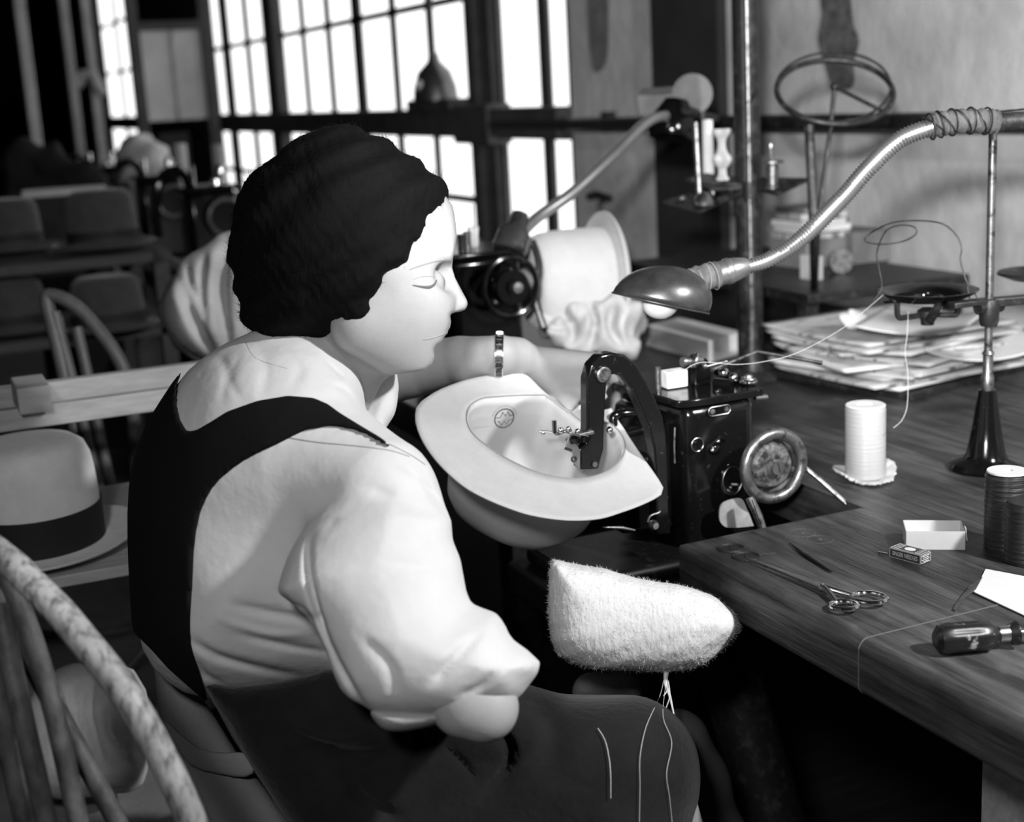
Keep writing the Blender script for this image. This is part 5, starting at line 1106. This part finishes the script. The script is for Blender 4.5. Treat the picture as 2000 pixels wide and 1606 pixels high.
def sleeve(X, Y, D):
    py = 803-F*Y/D; px = 1000+F*X/D
    dc = np.interp(py, [900, 1010, 1250, 1430], [1.345, 1.290, 1.235, 1.215]).astype(np.float32)
    f = smax(poly2(X, Y, D, SP, 2), np.abs(D-dc)-.070, .085)
    f = f+.0012*wob(X, Y, D, 42, 9)
    # hollow cuff where the elbow comes out
    for q, r_ in (([(800, 940, 1.235), (840, 985, 1.235), (868, 1010, 1.24)], .002), ([(780, 900, 1.26), (832, 930, 1.26)], .0015), ([(620, 960, 1.25), (640, 1010, 1.24)], .0015), ([(940, 1230, 1.18), (900, 1290, 1.16), (860, 1330, 1.16)], .0012)):
        f = smax(f, -chain(X, Y, D, [cp(*p) for p in q], [.0005]+[r_]*(len(q)-2)+[.0005]), .014)
    return f
lc = [(712, 722), (774, 722), (775, 794), (762, 824), (744, 846), (728, 838), (704, 800)]
def lsl(X, Y, D):
    f = smax(poly2(X, Y, D, lc, 2), np.abs(D-1.56)-.05, .025)
    f = smin(f, chain(X, Y, D, [cp(560, 830, 1.56), cp(610, 790, 1.74), cp(640, 760, 1.87)], [.062, .06, .055], .02), .02); return f
blouse_fn = lambda X, Y, D: smin(smin(smin(torso(X, Y, D), collar(X, Y, D), .012), lsl(X, Y, D), .02), sleeve(X, Y, D), .014)
lo, hi = bounds(TP+SP, 1.13, 1.64, .012); hi[2] = 1.93
bl = folds(nets(blouse_fn, lo, hi, .0036), [
    ([(606, 1050), (601, 1080), (603, 1130), (620, 1200), (648, 1275), (690, 1350), (715, 1388)], 7, .016),
    ([(372, 1250), (420, 1282), (500, 1305), (590, 1322)], 9, .009), ([(382, 1290), (400, 1320), (440, 1340)], 8, .006),
    ([(450, 1180), (540, 1200), (640, 1216)], 10, .006), ([(470, 1240), (560, 1262), (650, 1276)], 8, .005), ([(430, 1210), (520, 1238), (600, 1240)], 9, -.004),
    ([(815, 935), (845, 965), (868, 1000)], 7, .008), ([(720, 955), (790, 985), (855, 1010)], 13, .005), ([(780, 905), (815, 930), (840, 990)], 9, -.004),
    ([(420, 690), (442, 725), (432, 785)], 9, .003), ([(470, 690), (450, 740), (470, 780)], 8, .002), ([(636, 705), (660, 728), (672, 740)], 4, .006), ([(650, 752), (672, 760), (690, 780)], 5, .006), ([(560, 690), (585, 722), (565, 765)], 11, .002), ([(500, 672), (520, 720), (510, 770)], 9, .002),
    ([(945, 1232), (885, 1290), (845, 1335)], 9, .006), ([(760, 1100), (830, 1110), (880, 1100)], 12, .004), ([(700, 1240), (760, 1300), (770, 1360)], 12, .004), ([(980, 1300), (940, 1340), (900, 1360)], 8, .005),
    ([(540, 1150), (570, 1180), (600, 1200), (640, 1300)], 5, .004)], 1.5)
build('blouse', bl, 'blouse', W, ang=180)
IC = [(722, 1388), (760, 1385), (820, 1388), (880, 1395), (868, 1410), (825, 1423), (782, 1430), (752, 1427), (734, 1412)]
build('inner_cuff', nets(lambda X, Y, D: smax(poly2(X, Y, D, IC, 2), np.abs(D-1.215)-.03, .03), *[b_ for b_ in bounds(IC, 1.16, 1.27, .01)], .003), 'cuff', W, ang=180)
bb2 = BVHTree.FromPolygons([Vector(v) for v in bl[0]], [tuple(q) for q in bl[1]])
def on_cloth(px, py, lift=.0003):
    d = Vector(at(px, py, 1)-O).normalized(); hs = [h_ for h_ in (bb2.ray_cast(Vector(O), d),) if h_[0] is not None]
    if not hs: return at(px, py, 1.35)
    return np.array(min(hs, key=lambda h_: h_[3])[0])-np.array(d)*lift
build('yoke_seam', MB().tube([on_cloth(*p) for p in catmull([np.array(q, float) for q in ((563, 855), (620, 864), (700, 872), (760, 880), (800, 892))], 6)], .0006, 5), 'cuff', W)
build('armhole_seam', MB().tube([on_cloth(*p, .0) for p in catmull([np.array(q, float) for q in ((760, 868), (800, 888), (830, 908))], 6)], .0006, 5), 'coat', W)
build('collar_seam', MB().tube([on_cloth(*p, 0) for p in catmull([np.array(q, float) for q in ((480, 668), (500, 700), (560, 720))], 6)], .0003, 5), 'cuff', W)
# pinafore straps and back panel, a thick layer over the blouse
PP = [(356, 726), (346, 750), (344, 789), (351, 819), (365, 843), (384, 840), (415, 822), (443, 804), (502, 783), (562, 773), (612, 777), (640, 789), (663, 806), (702, 830), (744, 855), (775, 880), (748, 868), (715, 848), (684, 837), (642, 832), (596, 840), (536, 870), (505, 884), (477, 899), (452, 917), (430, 935), (413, 955), (401, 976), (391, 1000), (384, 1031), (379, 1070), (377, 1107), (371, 1213), (371, 1255), (384, 1300), (400, 1347), (408, 1378), (396, 1366), (355, 1330), (328, 1306), (294, 1268), (276, 1250), (255, 1232), (250, 1113), (246, 1000), (252, 910), (275, 838), (312, 778), (345, 728)]
pin = lambda X, Y, D: smax(smax(smin(torso(X, Y, D), collar(X, Y, D), .012)-.005, poly2(X, Y, D, PP, 1), .003), D-1.58, .01)
plo, phi = bounds(PP, 1.27, 1.60, .01)
build('pinafore', nets(pin, plo, phi, .0032), 'pinafore', W, ang=180)
# skirt
KP = [(400, 1340), (453, 1338), (547, 1328), (619, 1314), (641, 1306), (720, 1315), (860, 1330), (985, 1332), (1035, 1340), (1075, 1352), (1110, 1358), (1180, 1358), (1240, 1358), (1282, 1370), (1320, 1398), (1347, 1430), (1363, 1470), (1367, 1520), (1360, 1570), (1345, 1620), (1330, 1760), (1000, 1740), (680, 1730), (590, 1640), (530, 1550), (480, 1480), (440, 1415)]
def skirt(X, Y, D):
    f = smax(poly2(X, Y, D, KP, 2), np.abs(D-1.49)-.18, np.interp(1000+F*X/D, [800, 1100], [.05, .12]).astype(np.float32))
    f = f+.0035*wob(X, Y, D, 26, 12)
    for q, r_ in (([(880, 1420, 1.34), (985, 1440, 1.335), (1000, 1490, 1.33), (960, 1530, 1.33), (920, 1560, 1.33)], .004), ([(760, 1400, 1.36), (830, 1500, 1.33), (770, 1560, 1.33)], .003), ([(640, 1440, 1.35), (700, 1470, 1.34), (760, 1450, 1.34)], .004), ([(870, 1460, 1.33), (905, 1490, 1.33), (930, 1520, 1.33)], .0012)):
        f = smax(f, -chain(X, Y, D, [cp(*p) for p in q], [.001]+[r_]*(len(q)-2)+[.001]), .018)
    return f
klo, khi = bounds(KP, 1.32, 1.68, .012)
sk = folds(nets(skirt, klo, khi, .0045), [([(880, 1420), (960, 1425), (997, 1462), (985, 1512), (930, 1562)], 9, .016), ([(760, 1400), (820, 1440), (790, 1520)], 12, .014),
    ([(600, 1440), (680, 1478), (765, 1468)], 13, .014), ([(868, 1458), (905, 1490), (932, 1525)], 5, .007), ([(560, 1400), (640, 1440), (720, 1430)], 14, -.012), ([(1040, 1350), (1080, 1420), (1075, 1500)], 22, .010), ([(680, 1500), (700, 1560), (780, 1600)], 14, .012)], 1.5)
build('skirt', sk, 'skirt', W, ang=180)
build('stocking', chunk(lambda X, Y, D: chain(X, Y, D, [cp(1322, 1450, 1.70), cp(1352, 1530, 1.72), (cp(1405, 1650, 1.74)), cp(1450, 2250, 1.72)], [.040, .042, .036, .03], .02), [(1260, 1400, 1.62), (1500, 2300, 1.80)], .006, .03), 'stocking', W, ang=180)
# bracelet watch on the left wrist
bc = cp(975, 694, 1.805); wc_ = cworld(bc[None])[0]; axw = unit(at(1010, 694, 1.745)-at(900, 705, 1.745)); bx_, by_, _ = frame(axw); mb = MB()
axw = unit(axw+XR*.0-UP*.12); bx_, by_, _ = frame(axw)
for q in np.arange(22)*math.tau/22:
    d_ = bx_*math.cos(q)+by_*math.sin(q); mb.obox(wc_+d_*.0268, (.0012, .0066, .008), d_, axw)
build('bracelet', mb, 'bracelet', W, bevel=.0005)
build('bracelet_edge', MB().torus(wc_+axw*.0045, axw, .0270, .0009, 48, 6).torus(wc_-axw*.0045, axw, .0270, .0009, 48, 6), 'chrome', W)
build('watch_face', MB().obox(wc_+unit(UP-np.dot(UP, axw)*axw)*.0285, (.010, .016, .005), axw, UP), 'chrome', W, bevel=.0015)
# woman's own chair, draped with a grey coat
cs = at(620, 1720, 1.5); cs[2] = .445
t = thing('draped_chair', 'the woman\'s chair, its back hung with a grey coat', 'chair', (cs[0], cs[1], 0))
build('seat', MB().lathe([(0, -.02), (.2, -.02), (.205, 0), (.2, .012), (0, .008)], cs, n=36), 'chairdark', t)
for a in (.8, 2.3, 3.9, 5.5):
    e_ = V3(math.cos(a), math.sin(a), 0); build('leg', MB().tube([cs+e_*.14-V3(0, 0, .01), V3(cs[0], cs[1], 0)+e_*.2], [.018, .012], 12), 'chairdark', t)
build('back_post', MB().tube([at(480, 1800, 1.58), at(345, 1400, 1.56)], .011, 10), 'chairdark', t)
build('back_post', MB().tube([at(520, 1800, 1.75), at(400, 1420, 1.72)], .011, 10), 'chairdark', t)
CP_ = [(294, 1268), (330, 1302), (380, 1345), (420, 1400), (470, 1480), (520, 1545), (570, 1606), (640, 1700), (600, 1790), (450, 1790), (415, 1700), (400, 1606), (360, 1530), (330, 1460), (312, 1400), (304, 1350), (298, 1310)]
def coat(X, Y, D):
    f = smax(poly2(X, Y, D, CP_, 2), np.abs(D-1.545)-.03, .035)+.0016*wob(X, Y, D, 60, 31)
    f = smin(f, smax(poly2(X, Y, D, [(316, 1400), (345, 1425), (390, 1460), (440, 1470), (475, 1468), (500, 1500), (480, 1520), (420, 1512), (370, 1495), (330, 1440)], 2), np.abs(D-1.508)-.004, .006), .004)
    return f
clo, chi = bounds(CP_, 1.49, 1.59, .01)
co = build('draped_coat', nets(coat, clo, chi, .0032), 'coat', None, ang=180, label='grey coat hung over the back of the woman\'s chair', cat='coat')

skb = BVHTree.FromPolygons([Vector(v) for v in sk[0]], [tuple(q) for q in sk[1]])
def on_skirt(px, py, fall, lift=.004):
    d = Vector(at(px, py, 1)-O).normalized(); h_ = skb.ray_cast(Vector(O), d)
    return at(px, py, fall) if h_[0] is None else np.array(h_[0])-np.array(d)*lift
def skirt_thread(label, pts, r):
    P = catmull([np.array(q, float) for q in pts], 5); tag(build('loose_thread', MB().tube([on_skirt(x, y, d) for x, y, d in P], r, 5), 'thread'), label, 'thread')
skirt_thread('fine loose thread hanging from the fleece pad, left strand over the skirt', [(1296, 1330, 1.5), (1288, 1362, 1.42), (1262, 1420, 1.335), (1250, 1480, 1.32), (1250, 1540, 1.315), (1248, 1640, 1.31)], .0003)
skirt_thread('fine loose thread hanging from the fleece pad, right strand over the skirt', [(1300, 1340, 1.5), (1295, 1400, 1.42), (1312, 1450, 1.34), (1302, 1510, 1.32), (1308, 1560, 1.31), (1316, 1640, 1.31)], .0003)
skirt_thread('short loose thread lying on the dark skirt left of the hanging threads', [(1168, 1423, 1.325), (1183, 1450, 1.322), (1192, 1500, 1.32), (1193, 1560, 1.318)], .0004)
# sub-parts: hang each detail on the part it belongs to
def nest(child, parent, root=None):
    for r_ in [o for o in bpy.data.objects if o.parent is None and (root is None or o.name.split('.')[0] == root)]:
        ps = [c for c in r_.children if c.name.split('.')[0] == parent]
        if not ps: continue
        for c in [c for c in r_.children if c.name.split('.')[0] == child]:
            c.parent = min(ps, key=lambda p: (Vector(np.mean([v.co[:] for v in p.data.vertices[:200]], 0).tolist())-Vector(np.mean([v.co[:] for v in c.data.vertices[:200]], 0).tolist())).length)
for c_, p_, r_ in (('hub_slot', 'wheel_hub', None), ('badge_rim', 'badge_plate', None), ('badge_screw', 'badge_plate', None), ('oil_cap_rim', 'oil_cap', None), ('side_lug_screw', 'side_lug', None),
                   ('bracket_spindle', 'bracket', None), ('bracket_screw', 'bracket', None), ('tension_ring', 'tension_knob', None), ('link_cap', 'link_lever', None), ('link_ring', 'link_lever', None), ('guide_hook', 'thread_guide_rod', None),
                   ('arm_pivot', 'presser_arm', None), ('tip_screw', 'presser_arm', None), ('guard_slots', 'needle_guard', None), ('base_rib', 'base', 'sewing_machine'), ('speed_plate_rim', 'speed_plate', None), ('speed_plate_marks', 'speed_plate', None),
                   ('wheel_window', 'wheel_dish', None), ('spool_pin', 'wing_plate', None), ('pin_collar', 'wing_plate', None), ('wing_nut', 'wing_plate', None), ('shade_rim', 'lamp_shade', None), ('binding_wire', 'taped_joint', None), ('socket_tape', 'cloth_socket', None),
                   ('front_print', 'sleeve', None), ('end_print', 'sleeve', None), ('top_print', 'sleeve', None), ('corner_flap', 'side_wall', None), ('stamped_circle_mark', 'bench_top', None), ('scribed_circle_mark', 'bench_top', None), ('scratches', 'bench_top', None),
                   ('yoke_seam', 'blouse', None), ('armhole_seam', 'blouse', None), ('collar_seam', 'blouse', None), ('inner_cuff', 'blouse', None), ('stray_hair', 'hair', None), ('bracelet_edge', 'bracelet', None), ('watch_face', 'bracelet', None),
                   ('emblem_rim', 'sweatband', None), ('emblem_letters', 'sweatband', None), ('opening_edge', 'brim', None), ('fibres', 'pad', None), ('centre_nut', 'cross_bracket', None), ('rod_sleeve', 'rod', None), ('mid_strip', 'panel', None)):
    nest(c_, p_, r_)
